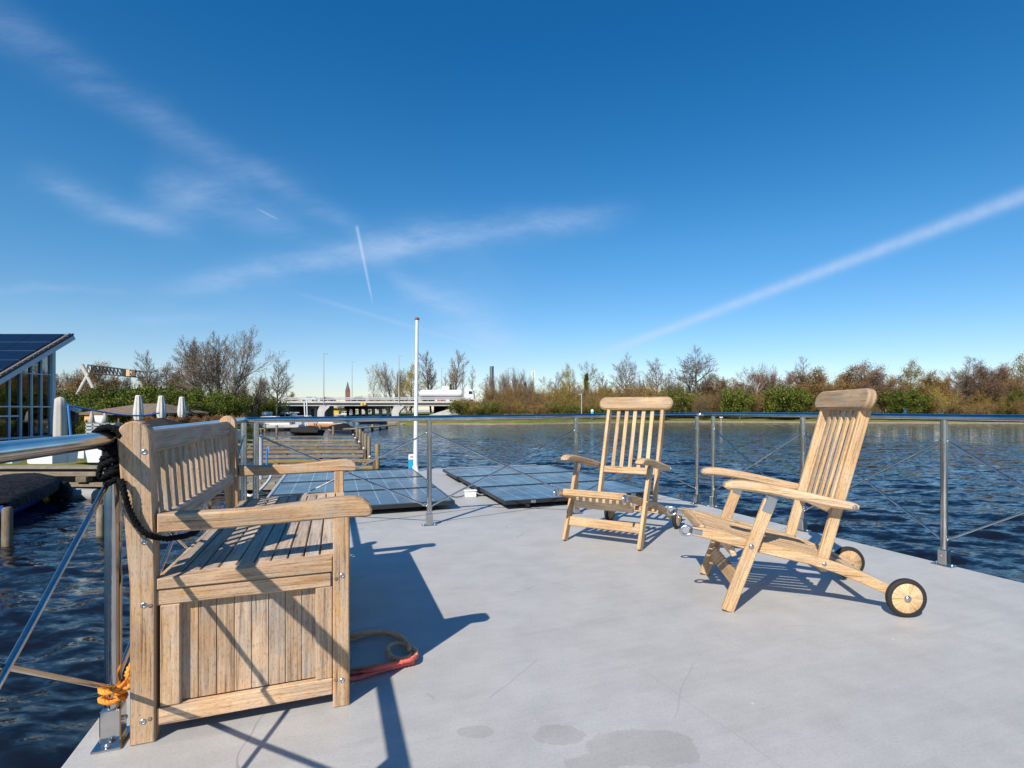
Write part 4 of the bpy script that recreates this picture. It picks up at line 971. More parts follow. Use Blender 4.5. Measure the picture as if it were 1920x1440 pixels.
    # --- embankment right of the bridge
    T = [('slim_b', 905, 702, 30, 'small bare tree between truck cab and tall blue sign'), ('vase', 932, 694, 34, 'bare bush-like tree right beside the tall blue sign'), ('vase', 962, 692, 44, 'fan-shaped bare tree between the blue sign and the telecom mast'),
         ('vase', 990, 704, 26, 'small bare tree just left of the telecom mast'), ('yellow_b', 1026, 706, 32, 'small yellowish tree right of the telecom mast'), ('slim', 1045, 697, 30, 'thin grey bare tree left of the yellow tree pair'),
         ('yellow', 1068, 682, 34, 'yellow leafed tree left of the ivy covered trunks'), ('yellow_b', 1105, 677, 38, 'sparse yellow-green tree above the ivy covered trunks'), ('ivy', 1094, 700, 11, 'dark ivy covered trunk, left one of a pair'), ('ivy', 1104, 702, 10, 'dark ivy covered trunk, right one of a pair'),
         ('slim', 1136, 704, 30, 'thin bare tree above the left end of the facing chair headrest'), ('big', 1172, 661, 48, 'rounded fine bare tree above the middle of the facing chair headrest'), ('slim', 1233, 670, 44, 'pale slender bare tree above the right end of the facing chair headrest'),
         ('shrub_twig', 1205, 705, 34, 'low bare bush between two bare trees above the facing chair'), ('big', 1305, 649, 88, 'large round-crowned bare tree standing alone over the railing corner'),
         ('vase', 1262, 702, 34, 'low twiggy bare tree left of the large lone bare tree'), ('birch', 1402, 684, 66, 'reddish birch with a forked white trunk'), ('vase', 1440, 684, 46, 'twiggy bare tree right of the white-trunked birch'),
         ('big_b', 1500, 670, 70, 'wide bare tree between the white-trunked birch and the tall chair back'), ('brown', 1540, 696, 60, 'low brown tree left of the tall chair back'), ('brown_b', 1475, 700, 50, 'low reddish tree between birch and wide bare tree'),
         ('brown_b', 1622, 677, 84, 'broad brown budding tree right behind the tall chair headrest'), ('brown', 1580, 700, 46, 'brown tree showing between the chair slats'), ('yellow', 1706, 675, 62, 'yellow-green leafing tree right of the tall chair headrest'),
         ('slim', 1745, 700, 30, 'pale thin bare tree right of the yellow-green leafing tree'), ('brown', 1672, 704, 44, 'low brown tree left of the yellow-green leafing tree'), ('big_b', 1806, 670, 74, 'wide bare oak-like tree near the right edge'), ('brown_b', 1850, 680, 62, 'brown budding tree joining the right side of the oak-like tree'),
         ('yellow', 1905, 664, 64, 'tall yellow-brown tree cut by the right edge of the view'), ('brown', 1880, 692, 46, 'low brown tree before the tall tree at the right edge'), ('brown', 1770, 706, 46, 'low brown tree left of the oak-like tree'), ('slim', 1352, 706, 34, 'faint bare tree right of the large lone bare tree'),
         ('brown_b', 1425, 696, 74, 'broad reddish tree in the back row behind the white-trunked birch'), ('brown', 1520, 690, 90, 'broad brown tree in the back row left of the tall chair headrest'), ('brown', 1592, 688, 84, 'broad brown tree in the back row directly behind the tall chair headrest'),
         ('brown_b', 1655, 694, 76, 'broad reddish tree in the back row just right of the tall chair headrest'), ('brown', 1742, 697, 70, 'broad brown tree in the back row between the yellow-green and the oak-like tree'), ('big_b', 1835, 672, 80, 'wide twiggy tree in the back row behind the oak-like tree'), ('brown_b', 1890, 684, 80, 'broad reddish tree in the back row at the right edge'), ('brown', 1345, 702, 60, 'broad brown tree in the back row right of the large lone bare tree')]
    for k, px, t, w, l in T:
        put(k, px, t, random.uniform(104, 112) if px > 1240 else random.uniform(114, 124), B if px > 1240 else 1.0, l, w, {'y': 'budding_tree', 'b': 'bare_tree', 'i': 'ivy_tree'}.get(k[0], 'bare_tree') if k[:5] != 'brown' else 'budding_tree')
    for px in np.arange(866, 1250, 11):
        for row in range(2):
            k = random.choice(('shrub_brown', 'shrub_brown', 'shrub_olive', 'shrub_twig')); t = (750 if px < 912 else 722)+random.uniform(-8, 10)+row*(10 if px < 912 else 18)
            put(k, px+random.uniform(-6, 6), t, (112, 104)[row]+random.uniform(-2, 2), (.6, -.3)[row], {'shrub_brown': 'russet budding bush in the thicket on the motorway embankment', 'shrub_olive': 'yellow-olive bush in the thicket on the motorway embankment', 'shrub_twig': 'leafless twiggy bush in the thicket on the motorway embankment'}[k], random.uniform(34, 48), {'shrub_brown': 'russet_bush', 'shrub_olive': 'olive_bush', 'shrub_twig': 'twiggy_bush'}[k], 'shrub', {'shrub_brown': 'russet bushes on the embankment', 'shrub_olive': 'olive bushes on the embankment', 'shrub_twig': 'twiggy bushes on the embankment'}[k])
    for px in np.arange(862, 1250, 20):
        if random.random() < .5: put('shrub_green', px+random.uniform(-8, 8), 760+random.uniform(-9, 5), 98, -.4, 'green ground-hugging bush at the foot of the embankment thicket', random.uniform(26, 46), 'green_bush', 'shrub', 'green bushes at the foot of the embankment')
        else: put(random.choice(('shrub_olive', 'shrub_brown')), px+random.uniform(-8, 8), 750+random.uniform(-10, 8), 98, -.4, 'yellowish budding bush standing forward at the foot of the embankment thicket', random.uniform(28, 44), 'olive_bush', 'shrub', 'yellowish bushes at the foot of the embankment')
    for i, px in enumerate(np.arange(1250, 1960, 17)):
        k = random.choice(('shrub_green', 'shrub_dark', 'shrub_brown', 'shrub_olive', 'shrub_brown', 'shrub_twig', 'shrub_twig', 'shrub_green')); t = 741+random.uniform(-16, 18)
        nm = {'shrub_green': ('green_bush', 'fresh green bush in the belt of shrubs along the far right shore', 'green bushes along the right shore'), 'shrub_dark': ('evergreen_bush', 'dark evergreen bush in the belt of shrubs along the far right shore', 'evergreen bushes along the right shore'), 'shrub_brown': ('russet_bush', 'russet bush in the belt of shrubs along the far right shore', 'russet bushes along the right shore'), 'shrub_olive': ('olive_bush', 'yellow-olive bush in the belt of shrubs along the far right shore', 'olive bushes along the right shore'), 'shrub_twig': ('twiggy_bush', 'leafless bush in the belt of shrubs along the far right shore', 'twiggy bushes along the right shore')}[k]
        put(k, px+random.uniform(-8, 8), t, random.uniform(99, 106), B, nm[1], random.uniform(30, 62), nm[0], 'shrub', nm[2])
    for i, px in enumerate(np.arange(1244, 1960, 22)):
        k = random.choice(('shrub_twig', 'shrub_brown', 'shrub_twig', 'brown')); put(k, px+random.uniform(-8, 8), 716+random.uniform(-8, 10), 114, B, {'shrub_twig': 'leafless undergrowth among the trunks of the right shore trees', 'shrub_brown': 'russet undergrowth among the trunks of the right shore trees', 'brown': 'low brown tree in the back row of the right shore'}[k], random.uniform(40, 62), {'shrub_twig': 'twiggy_bush', 'shrub_brown': 'russet_bush', 'brown': 'budding_tree'}[k], 'tree' if k == 'brown' else 'shrub', {'shrub_twig': 'leafless undergrowth of the right shore', 'shrub_brown': 'russet undergrowth of the right shore', 'brown': 'low brown trees in the back row'}[k])
    put('shrub_dark', 1470, 724, 97, B, 'large rounded dark green shrub standing forward at the far shore right of the birch', 66, 'evergreen_bush', 'shrub')
    put('shrub_dark', 1690, 730, 97, B, 'large dark green shrub at the far shore just right of the tall chair', 54, 'evergreen_bush', 'shrub')
build_trees()

# ------------------------------------------------------------------ motorway bridge with traffic
X, Y_, Z = V((1, 0, 0)), V((0, 1, 0)), V((0, 0, 1))
def build_bridge():
    YB = 148.0; zof = lambda py: pz(py, YB)
    xl, xr = pxx(486, YB), pxx(886, YB); L = xr-xl; xc = (xl+xr)/2
    root = thing('road_bridge', 'low concrete motorway bridge with grey railing crossing the far end of the lake', 'bridge', (xc, YB, WZ))
    def l(x, y, z): return V((x-xc, y-YB, z-WZ))
    wid = 34.0
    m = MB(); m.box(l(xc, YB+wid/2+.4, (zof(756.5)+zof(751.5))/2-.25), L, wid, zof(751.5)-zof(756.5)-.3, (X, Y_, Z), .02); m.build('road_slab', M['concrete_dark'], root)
    m = MB(); m.box(l(xc, YB, (zof(755.8)+zof(752.2))/2), L, .5, zof(752.2)-zof(755.8), (X, Y_, Z), .03); m.build('edge_beam', M['concrete'], root)
    m = MB(); m.box(l(xc, YB+.7, (zof(761.2)+zof(757.2))/2), L, .6, zof(757.2)-zof(761.2), (X, Y_, Z), .03); m.build('girder', M['concrete'], root)
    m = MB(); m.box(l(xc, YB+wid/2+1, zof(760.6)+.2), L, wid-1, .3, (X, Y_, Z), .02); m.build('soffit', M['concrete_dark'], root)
    m = MB()
    for z, h in ((745.8, .26), (748.3, .10)): m.box(l(xc, YB+.1, zof(z)), L, .10, h, (X, Y_, Z), .01)
    m.box(l(xc, YB+3.0, zof(749.2)+.15), L, .10, .32, (X, Y_, Z), .01); m.build('guard_rail', M['parapet'], root)
    n = 36; m0 = MB(); m0.box(l(xl+.8, YB+.12, (zof(751.8)+zof(745.6))/2), .10, .08, zof(745.6)-zof(751.8), (X, Y_, Z), .01); first = m0.build('rail_post', M['parapet'], root)
    for i in range(1, n):
        c = first.copy(); COL.objects.link(c); c.parent = root; c.location = (i*(L-1.6)/(n-1), 0, 0)
    # pier rows, each a line of columns running back under the skew deck, the first one splayed and sunlit
    dirv = V((-.66, .751, 0))
    for px in (601.5, 741):
        base = V((pxx(px, YB), YB+.6, 0))
        m = MB(); pr = []
        for z, a, b_ in ((WZ-.5, -.95, .95), (zof(775), -.95, .95), (zof(770), -.9, 1.3), (zof(764), -.5, 2.2), (zof(761.5), -.3, 2.4)):
            pr.append([l(base.x+a, base.y-.6, z), l(base.x+b_, base.y-.6, z), l(base.x+b_, base.y+.9, z), l(base.x+a, base.y+.9, z)])
        m.loft(pr, True, True, False); m.build('pier', M['concrete'], root)
        for k in range(1, 8):
            p = base+dirv*(k*5.0); m = MB(); m.box(l(p.x, p.y, (zof(762)+WZ-.5)/2), 1.0, .75, zof(762)-WZ+.5, (dirv, V((-dirv.y, dirv.x, 0)), Z), .2); m.build('pier', M['concrete'], root)
        a = base+dirv*5; b_ = base+dirv*36; m = MB(); m.box(l(*((a+b_)/2).xy, zof(763.2)), (b_-a).length, 1.6, 1.1, (dirv, V((-dirv.y, dirv.x, 0)), Z), .1); m.build('pier_cap', M['concrete_dark'], root)
    # abutment wall and sloped paving at the right end
    m = MB(); xa = pxx(840, YB); p = [(xa-9, WZ-.4), (xa+8, WZ-.4), (xa+8, zof(758.5)), (xa+4, zof(758.5))]
    m.prism(p, l(0, YB+.2, 0)*0+V((-xc, .4, -WZ)), X, Z, Y_, 30, .02); m.build('sloped_abutment', M['concrete'], root)
    m = MB(); m.box(l(pxx(800, YB)+4, YB+26, 0), 16, .6, 6, (X, Y_, Z), .02); m.build('abutment_wall', M['concrete_dark'], root)
    m = MB(); xs = pxx(534, YB); m.box(l(xl+3, YB+18, .2), 7, 30, 4.2, (X, Y_, Z), .05); m.build('abutment', M['concrete_dark'], root)
    # sunlit yellow navigation mark on the girder
    m = MB()
    for i in (0, 1): m.prism([(-.55, 0), (0, -.45), (.55, 0), (0, .45)], l(pxx(679.5+i*4.5, YB), YB-.3, zof(757.5)), X, Z, Y_, .06, .005)
    m.build('navigation_mark', M['yellow'], root)
    # street lamps
    lamps = ((537, 676, YB+34, 'slim street lamp above the left end of the bridge'), (607, 663, YB-.3, 'tall street lamp on the bridge above the left sunlit pier'), (660, 678, YB+34, 'thin street lamp just right of the church spire'), (748, 667, YB-.3, 'tall street lamp on the bridge left of the flagpole'), (828, 690, YB+34, 'thin street lamp behind the tanker truck'), (798, 696, YB+34, 'thin street lamp behind the rear of the tanker truck'))
    for px, pt, Y, lab in lamps:
        x = pxx(px, Y); zb = zof(757) if Y < YB else zof(750); zt = pz(pt, Y)
        r = thing('street_lamp', lab, 'street lamp', (x, Y, zb), 0, 'street lamps on the bridge')
        MB().tube([(0, 0, 0), (0, 0, (zt-zb)*.6), (0, 0, zt-zb)], [.16, .12, .08], 8).build('pole', M['parapet'], r)
        MB().box((.45, 0, zt-zb), 1.1, .3, .14, (X, Y_, Z), .04).build('lamp_head', M['parapet'], r)
    for px, pt, Y, lab in ((953, 690, 142, 'thin pale street lamp in front of the fan-shaped bare tree'), (1241, 684, 130, 'thin pale street lamp behind the facing chair headrest')):
        x = pxx(px, Y); zb = 3 if px < 1000 else 0; zt = pz(pt, Y); r = thing('street_lamp', lab, 'street lamp', (x, Y, zb))
        MB().tube([(0, 0, 0), (0, 0, (zt-zb)*.6), (0, 0, zt-zb)], [.15, .11, .07], 8).build('pole', M['parapet'], r); MB().box((.45, 0, zt-zb), 1.1, .3, .14, (X, Y_, Z), .04).build('lamp_head', M['parapet'], r)
    # traffic
    zr = zof(751.5)-.1
    def car(px, Y, mat, label, sg=1, hh=1.46):
        r = thing('passing_car', label, 'car', (pxx(px, Y), Y, zr), 0 if sg > 0 else math.pi, 'cars on the bridge')
        body = [(-2.1, .28), (2.1, .28), (2.15, .55), (2.05, .78), (1.2, .92), (.65, hh-.05), (.2, hh), (-.9, hh), (-1.5, hh-.15), (-2.05, 1.0), (-2.12, .6)]
        MB().prism(body, (0, -.85, 0), X, Z, Y_, 1.7, .10).build('body', mat, r)
        for s in (-1, 1):
            MB().prism([(-1.45, .98), (1.0, .95), (.58, hh-.13), (-.85, hh-.10), (-1.3, hh-.2)], (0, s*.86, 0), X, Z, Y_*s, .012, .003).build('side_window', M['glass'], r)
            for xx in (-1.35, 1.3):
                w = MB(); w.lathe([(.1, -.1), (.31, -.1), (.33, -.05), (.33, .08), (.28, .1), (.1, .1)], (xx, s*.78, .33), Y_*s, 18); w.build('wheel', M['tyre'], r)
    car(580.5, 156, M['car_white'], 'white hatchback car driving on the left part of the bridge', -1, 1.5)
    car(615, 160, M['car_dark'], 'dark car on the bridge beside the street lamp over the left pier', 1, 1.4)
    car(671, 160, M['car_dark'], 'dark car on the bridge right of the church spire', -1, 1.45)
    YT = 153.0; r = thing('tanker_truck', 'white tanker truck with a high cab driving on the right part of the bridge', 'truck', (pxx(842, YT), YT, zr))
    t = MB(); xs = [-8.2, -8.0, -7.7]+[-7+1.2*i for i in range(9)]+[3.4, 3.7, 3.85]; rr = [.5, .95, 1.16]+[1.2]*9+[1.16, .95, .5]
    rings = [[V((x_, math.cos(a)*q*1.0, 2.15+math.sin(a)*q*.92)) for a in [2*math.pi*k/20 for k in range(20)]] for x_, q in zip(xs, rr)]; t.loft(rings); tk = t.build('tank', M['white_hull'], r)
    MB().box((-2.2, 0, .95), 12, 1.0, .25, (X, Y_, Z), .02).build('chassis', M['red'], r)
    MB().box((-2.2, -.1, 3.1), 10, .4, .08, (X, Y_, Z), .01).build('walkway', M['parapet'], tk)
    cab = [(4.5, .5), (7.0, .5), (7.1, 1.2), (7.0, 2.0), (6.75, 2.95), (6.3, 3.35), (5.4, 3.95), (4.7, 4.0), (4.5, 3.6)]
    MB().prism(cab, (0, -1.2, 0), X, Z, Y_, 2.4, .12).build('cab', M['white'], r)
    for s in (-1, 1): MB().prism([(5.7, 2.0), (6.8, 2.0), (6.6, 2.8), (5.7, 2.85)], (0, s*1.21, 0), X, Z, Y_*s, .012, .003).build('side_window', M['glass'], r)
    MB().box((6.93, 0, 2.42), .03, 2.0, .75, (X, Y_, Z), .01).build('windscreen', M['glass'], r)
    for xx in (-7, -5.8, -4.6, 4.2, 6.1):
        for s in (-1, 1): w = MB(); w.lathe([(.1, -.14), (.48, -.14), (.5, -.08), (.5, .1), (.44, .14), (.1, .14)], (xx, s*1.05, .5), Y_*s, 18); w.build('wheel', M['tyre'], r)
    r = thing('parked_trailer', 'red and white machine with a long boom partly hidden above the tanker truck', 'truck', (pxx(826, 162), 162, zr)); r.scale = (.7, .7, .95)
    MB().prism([(-1.2, .3), (1.0, .3), (1.0, 2.6), (.2, 3.6), (-1.2, 3.6)], (0, -1.1, 0), X, Z, Y_, 2.2, .1).build('cab', M['red'], r)
    MB().prism([(.3, 3.4), (3.6, 3.5), (4.6, 4.3), (3.0, 4.9), (.8, 4.9)], (0, -.9, 0), X, Z, Y_, 1.8, .15).build('boom_housing', M['white'], r)
    # church spire
    YS = 420; x = pxx(652, YS); r = thing('church_spire', 'distant brick church tower with a pointed grey spire behind the bridge', 'church', (x, YS, 0), R(20))
    w = 8.5/FPX*YS; zt = pz(715, YS); zm = pz(733, YS)
    MB().box((0, 0, zm/2), w, w, zm, (X, Y_, Z), .1).build('tower', M['brick'], r)
    m = MB(); m.loft([[V((s*w*.52, t*w*.52, zm)) for s, t in ((-1, -1), (1, -1), (1, 1), (-1, 1))], [V((s*.05, t*.05, zt)) for s, t in ((-1, -1), (1, -1), (1, 1), (-1, 1))]], True, True, False); m.build('spire', M['slate'], r)
    for s in (-1, 1): MB().prism([(-w*.3, zm), (w*.3, zm), (0, zm+w*.9)], (0, s*w*.5, 0), X, Z, Y_*s, .3, .05).build('gable', M['brick'], r)
    # tall sign and telecom mast
    YQ = 140; r = thing('roadside_sign', 'tall narrow dark blue roadside sign on a pole right of the truck', 'sign', (pxx(922, YQ), YQ, 2.5), R(-55))
    z1, z0 = pz(687, YQ)-2.5, pz(723, YQ)-2.5; MB().box((0, 0, (z0+z1)/2), 1.6, .35, z1-z0, (X, Y_, Z), .03).build('sign_panel', M['billboard'], r); MB().cyl((0, 0, 0), (0, 0, z0), .16, 10).build('pole', M['bark_brown'], r)
    m = MB()
    for i in range(9): m.box((0, -.18, z0+.4+(z1-z0-.8)*i/8), .9, .02, .22, (X, Y_, Z), .002)
    m.build('dim_lettering_rows', M['parapet'], r)
    r = thing('telecom_mast', 'slim telecom mast with white antennas above the embankment thicket', 'mast', (pxx(1000, YQ), YQ, 2.5)); zt = pz(697, YQ)-2.5
    MB().tube([(0, 0, 0), (0, 0, zt)], [.22, .16], 10).build('pole', M['parapet'], r)
    for s in (-1, 1): MB().box((s*.32, -.1, zt-.7), .25, .22, 1.7, (X, Y_, Z), .03).build('antenna', M['white'], r)
build_bridge()

# ------------------------------------------------------------------ road gantry over the hedge
def build_gantry():
    YG = 92; r = thing('road_gantry', 'white A-legged road gantry with a dark lattice truss above the hedge', 'gantry', (pxx(170, YG), YG, 0)); x0 = pxx(170, YG)
    def q(px, py, dy=0): p = at(px, py, YG); return V((p.x-x0, dy, p.z))
    for a, b in (((153, 684), (175, 728)), ((176, 684), (142, 745))):
        m = MB(); m.tube([q(*a), q(*b)], [.34, .24], 8); m.build('leg', M['concrete'], r)
    for a, b in (((262, 708), (270, 735)), ((264, 708), (256, 735))):
        m = MB(); m.tube([q(*a), q(*b)], [.3, .22], 8); m.build('leg', M['concrete'], r)
    m = MB()
    T0, T1, B0, B1 = q(172, 685), q(268, 697), q(172, 700), q(268, 708); n = 14
    for dy in (-.8, .8):
        o = V((0, dy, 0)); m.cyl(T0+o, T1+o, .10, 6); m.cyl(B0+o, B1+o, .10, 6)
        for i in range(n):
            a, b = i/n, (i+1)/n; m.cyl(T0.lerp(T1, a)+o, B0.lerp(B1, b)+o, .06, 5); m.cyl(B0.lerp(B1, a)+o, T0.lerp(T1, a)+o, .05, 5)
    for i in range(n+1): m.cyl(T0.lerp(T1, i/n)+V((0, -.8, 0)), T0.lerp(T1, i/n)+V((0, .8, 0)), .05, 5); m.cyl(B0.lerp(B1, i/n)+V((0, -.8, 0)), B0.lerp(B1, i/n)+V((0, .8, 0)), .05, 5)
    m.build('truss', M['black_metal'], r)
    for px, c in ((241, 'black_metal'), (249, 'rope_tan'), (259, 'bark_brown')):
        p = q(px, 700); m = MB(); m.box(p+V((0, -1.0, 0)), .62, .16, 1.1, (X, Y_, Z), .03); m.build('sign_box', M[c], r)
build_gantry()

# ------------------------------------------------------------------ glass building at the left
def build_house():
    XW = -27.8; r = thing('glass_building', 'glazed building under a steep roof of solar panels at the left edge', 'building', (XW, 28.6, -.62))
    o = V((XW, 28.6, -.62)); l = lambda x, y, z: V((x, y, z))-o
    yw = lambda px: -XW*FPX/(CX-px)
    sl = math.tan(R(33.5)); zr = lambda y: 4.32+(y-30.05)*sl       # top of the glazed wall
    ylo, yhi = 23.6, 30.05
    m = MB(); m.add([l(XW-.06, ylo, -.62), l(XW-.06, yhi, -.62), l(XW-.06, yhi, zr(yhi)), l(XW-.06, ylo, zr(ylo)), l(XW-.09, ylo, -.62), l(XW-.09, yhi, -.62), l(XW-.09, yhi, zr(yhi)), l(XW-.09, ylo, zr(ylo))], [[0, 1, 2, 3], [7, 6, 5, 4], [0, 4, 5, 1], [1, 5, 6, 2], [2, 6, 7, 3], [3, 7, 4, 0]]); gl = m.build('glazing', M['pane'], r)
    fr = MB(); ys = [yw(p) for p in (96, 77.5, 59.2, 39, 17.5)]+[yw(17.5)-.57*i for i in range(1, 8)]
    for y in ys[1:]: fr.box(l(XW, y, (-.62+zr(y))/2), zr(y)+.62, .055, .09, (Z, Y_, -X), .004)
    for z in (1.10, -.50): fr.box(l(XW+.004, (ylo+yhi)/2, z), yhi-ylo, .094, .07 if z > 0 else .10, (Y_, -X, Z), .004)
    for z in (2.84, 4.0): ya = 30.05-(4.32-z)/sl; fr.box(l(XW+.003, (ya+yhi)/2, z), yhi-ya, .093, .05, (Y_, -X, Z), .004)
    fr.box(l(XW+.005, yw(8), .62), 1.4, .10, .08, (Y_, -X, Z), .004)
    fr.build('mullions', M['pale_frame'], r)
    m = MB(); m.box(l(XW, yhi+.06, (zr(yhi)-.62)/2), zr(yhi)+.62, .20, .16, (Z, Y_, -X), .01); m.build('corner_column', M['pale_frame'], r)
    m = MB(); m.box(l(XW-6, 27.2, 1.5), 11, .12, 4.2, (X, Y_, Z), .01); m.build('inner_wall', M['bark_brown'], r)
    m = MB(); m.box(l(XW-5.2, 27, -.66), 10, 8, .1, (X, Y_, Z), .01); m.build('floor_slab', M['concrete_dark'], r)
    # roof: slab, fascia, tiles on the verge, solar panels
    rd = V((0, math.cos(R(33.5)), math.sin(R(33.5)))); rn = V((0, -rd.z, rd.y))
    y0, y1 = 21.5, 31.0; c0 = V((0, (y0+y1)/2, zr((y0+y1)/2)+.02)); Ls = (y1-y0)/rd.y; xv = XW+.42; xw = 20
    m = MB(); m.box(V((xv-xw/2, c0.y, c0.z))+rn*.16-o, Ls, xw, .26, (rd, -X, rn), .01); rf = m.build('roof', M['slate'], r)
    m = MB(); m.box(V((xv+.018, c0.y, c0.z))+rn*.07-o, Ls, .03, .24, (rd, -X, rn), .004); m.build('barge_board', M['pale_frame'], rf)
    m = MB(); m.box(V((xv+.03, c0.y, c0.z))+rn*.26-o, Ls+.05, .06, .09, (rd, -X, rn), .004); m.build('verge_trim', M['black_metal'], rf)
    m = MB(); n = 34
    for i in range(n): m.box(V((xv-.09, 0, 0))+V((0, c0.y, c0.z))+rd*((i+.5)/n-.5)*Ls+rn*(.315+.012)-o, Ls/n*.80, .13, .035, (rd, -X, (rn+rd*.10).normalized()), .008)
    m.build('verge_tiles', M['slate'], rf)
    pm, nt, b = newmat('roof_solar'); b.inputs['Base Color'].default_value = (.006, .010, .022, 1); b.inputs['Roughness'].default_value = .12; M['roof_solar'] = pm
    pl = MB(); pw, ph = 1.70, 1.02; top = V((xv-.30, c0.y, c0.z))+rd*(Ls/2-.16)+rn*.34
    prev = None
    for row in range(6):
        for col in range(6):
            if row == 0 and col > 2: continue
            c = top-X*(pw*(col+.5))-rd*(ph*(row+.5))
            m = MB(); m.box(c-o, ph-.03, pw-.03, .04, (rd, -X, rn), .004); s = m.build('roof_panel', M['roof_solar'], rf)
    m = MB()
    for row in range(1, 7): m.box(top-X*(pw*3)-rd*(ph*row)+rn*.004-o, pw*6, .025, .05, (-X, -rd, rn), .002)
    m.build('panel_rails', M['bolt'], rf)
    # slanting white beam of the annex beyond
    m = MB(); a, b_ = at(94, 748, 31.5), at(149, 771, 31.5); m.board(a-o, b_-o, .3, .20, Z, .01); m.build('annex_barge_board', M['white'], r)
    m = MB(); p = [at(94, 752, 31.9), at(140, 772, 31.9), at(140, 832, 31.9), at(94, 832, 31.9)]
    m.prism([((q-o).x, (q-o).z) for q in p][::-1], V((0, p[0].y-o.y, 0)), X, Z, Y_, .3, .01); m.build('annex_wall', M['bark_brown'], r)
build_house()

# ------------------------------------------------------------------ terrace: parasols, pavilion, furniture
def build_terrace():
    G = -.62
    def parasol(px, pt, Y, wpx, mat, label, hidden=False):
        x = pxx(px, Y); r = thing('folded_parasol', label, 'parasol', (x, Y, G)); h = pz(pt, Y)-G; w = wpx/FPX*Y/2
        prof = [(1.18, .20), (.88, .31), (.68, .385), (.88, .46), (.95, .56), (.86, .68), (.72, .82), (.60, .93), (.56, .985)] if not hidden else [(.95, .12), (1.0, .2), (.95, .5), (.85, .8), (.78, .95), (.4, .985), (.1, 1.0)]
        m = MB(); rings = []
        for q, z in prof:
            rings.append([V((math.cos(a)*w*q*(1+(.11 if not hidden else .04)*math.cos(8*a)), math.sin(a)*w*q*(1+(.11 if not hidden else .04)*math.cos(8*a)), h*z)) for a in [2*math.pi*k/48 for k in range(48)]])
        m.loft(rings); cv = m.build('canvas', M[mat], r)
        if not hidden:
            m = MB(); m.tube([(math.cos(a)*w*.74, math.sin(a)*w*.74, h*.385) for a in [2*math.pi*k/16 for k in range(16)]], .025, 6, True); m.build('tie_band', M['grey_cloth'], cv)
            m = MB(); m.lathe([(w*.5, h*.98), (w*.52, h*.995), (.05, h)], (0, 0, 0), n=16); m.build('cap', M['white'], cv)
        MB().cyl((0, 0, 0), (0, 0, h*.5), .04, 10).build('pole', M['parapet'], r); MB().box((0, 0, .05), .8, .8, .1, (X, Y_, Z), .02).build('foot', M['concrete_dark'], r)
    parasol(113, 744, 25, 20, 'parasol_taupe', 'taupe sheathed parasol standing beside the glass building', True)
    parasol(259.5, 741, 33, 16, 'parasol', 'folded white parasol directly behind the bench post, leftmost of three')
    parasol(302.5, 742, 38, 15, 'parasol', 'folded white parasol in the middle of the row of three behind the bench')
    parasol(341, 744, 41, 14, 'parasol', 'folded white parasol, rightmost of the three behind the bench')
    YP = 46; r = thing('garden_pavilion', 'low pavilion with a brown hipped roof behind the folded parasols', 'pavilion', (pxx(268, YP), YP, G)); x0 = pxx(268, YP)
    l = lambda px, py, dy: V((pxx(px, YP)-x0, dy, pz(py, YP)-G))
    m = MB(); e = [l(203, 774, -3), l(335, 774, -3), l(335, 774, 4), l(203, 774, 4)]; a, b = l(257, 756.5, .5), l(300, 756.5, .5)
    e2 = [p-V((0, 0, .14)) for p in e]
    m.add(e+[a, b]+e2, [[0, 1, 5, 4], [1, 2, 5], [2, 3, 4, 5], [3, 0, 4], [6, 7, 1, 0], [7, 8, 2, 1], [8, 9, 3, 2], [9, 6, 0, 3], [9, 8, 7, 6]]); m.build('roof', M['thatch'], r)
    for px in (213, 240, 270, 300, 326): q = l(px, 776, -2.6); MB().box((q.x, q.y, q.z/2), .14, .14, q.z, (X, Y_, Z), .01).build('post', M['bark_brown'], r)
    m = MB(); m.box(l(300, 790, 1.5), 3.0, .15, 2.4, (X, Y_, Z), .01); m.build('rear_wall', M['black_metal'], r)
    q = l(219, 786, -2.7); m = MB(); m.box(q, .55, .3, .8, (X, Y_, Z), .02); m.build('counter_panel', M['rope_tan'], r); q = l(240, 787, -2.8); m = MB(); m.box(q, .9, .3, 1.0, (X, Y_, Z), .02); m.build('white_counter', M['white'], r)
    # dark canopy roof near
    YD = 28; r = thing('dark_canopy', 'dark low-pitched canopy roof just behind the bench back', 'canopy', (pxx(302, YD), YD, G)); m = MB(); x0 = pxx(302, YD)
    e = [V((pxx(262, YD)-x0, -.9, pz(799, YD)-G)), V((pxx(345, YD)-x0, -.9, pz(799, YD)-G)), V((pxx(345, YD)-x0, .9, pz(799, YD)-G)), V((pxx(262, YD)-x0, .9, pz(799, YD)-G))]; t = V((0, 0, pz(783, YD)-G))
    m.add(e+[t], [[0, 1, 4], [1, 2, 4], [2, 3, 4], [3, 0, 4], [3, 2, 1, 0]]); m.build('canvas', M['grey_cloth'], r); MB().cyl((0, 0, 0), (0, 0, t.z-.05), .035, 10).build('pole', M['parapet'], r)
    # bright blue pole and tube strung across
    Yr = 24; m = MB(); m.tube(spline([at(128, 761, Yr), at(160, 766, Yr+1), at(195, 773, Yr+2), at(235, 778.5, Yr+3), at(270, 779, Yr+4), at(298, 774.5, Yr+5)], .3), .04, 8); tag(m.build('awning_tube', M['blue_paint']), 'thin blue tube sagging from the pole by the building to the folded parasols', 'tube')
    m = MB(); m.tube([at(128, 760, Yr), at(134, 832, Yr)], .045, 8); tag(m.build('blue_pole', M['blue_paint']), 'thin dark blue pole holding the sagging blue tube', 'pole')
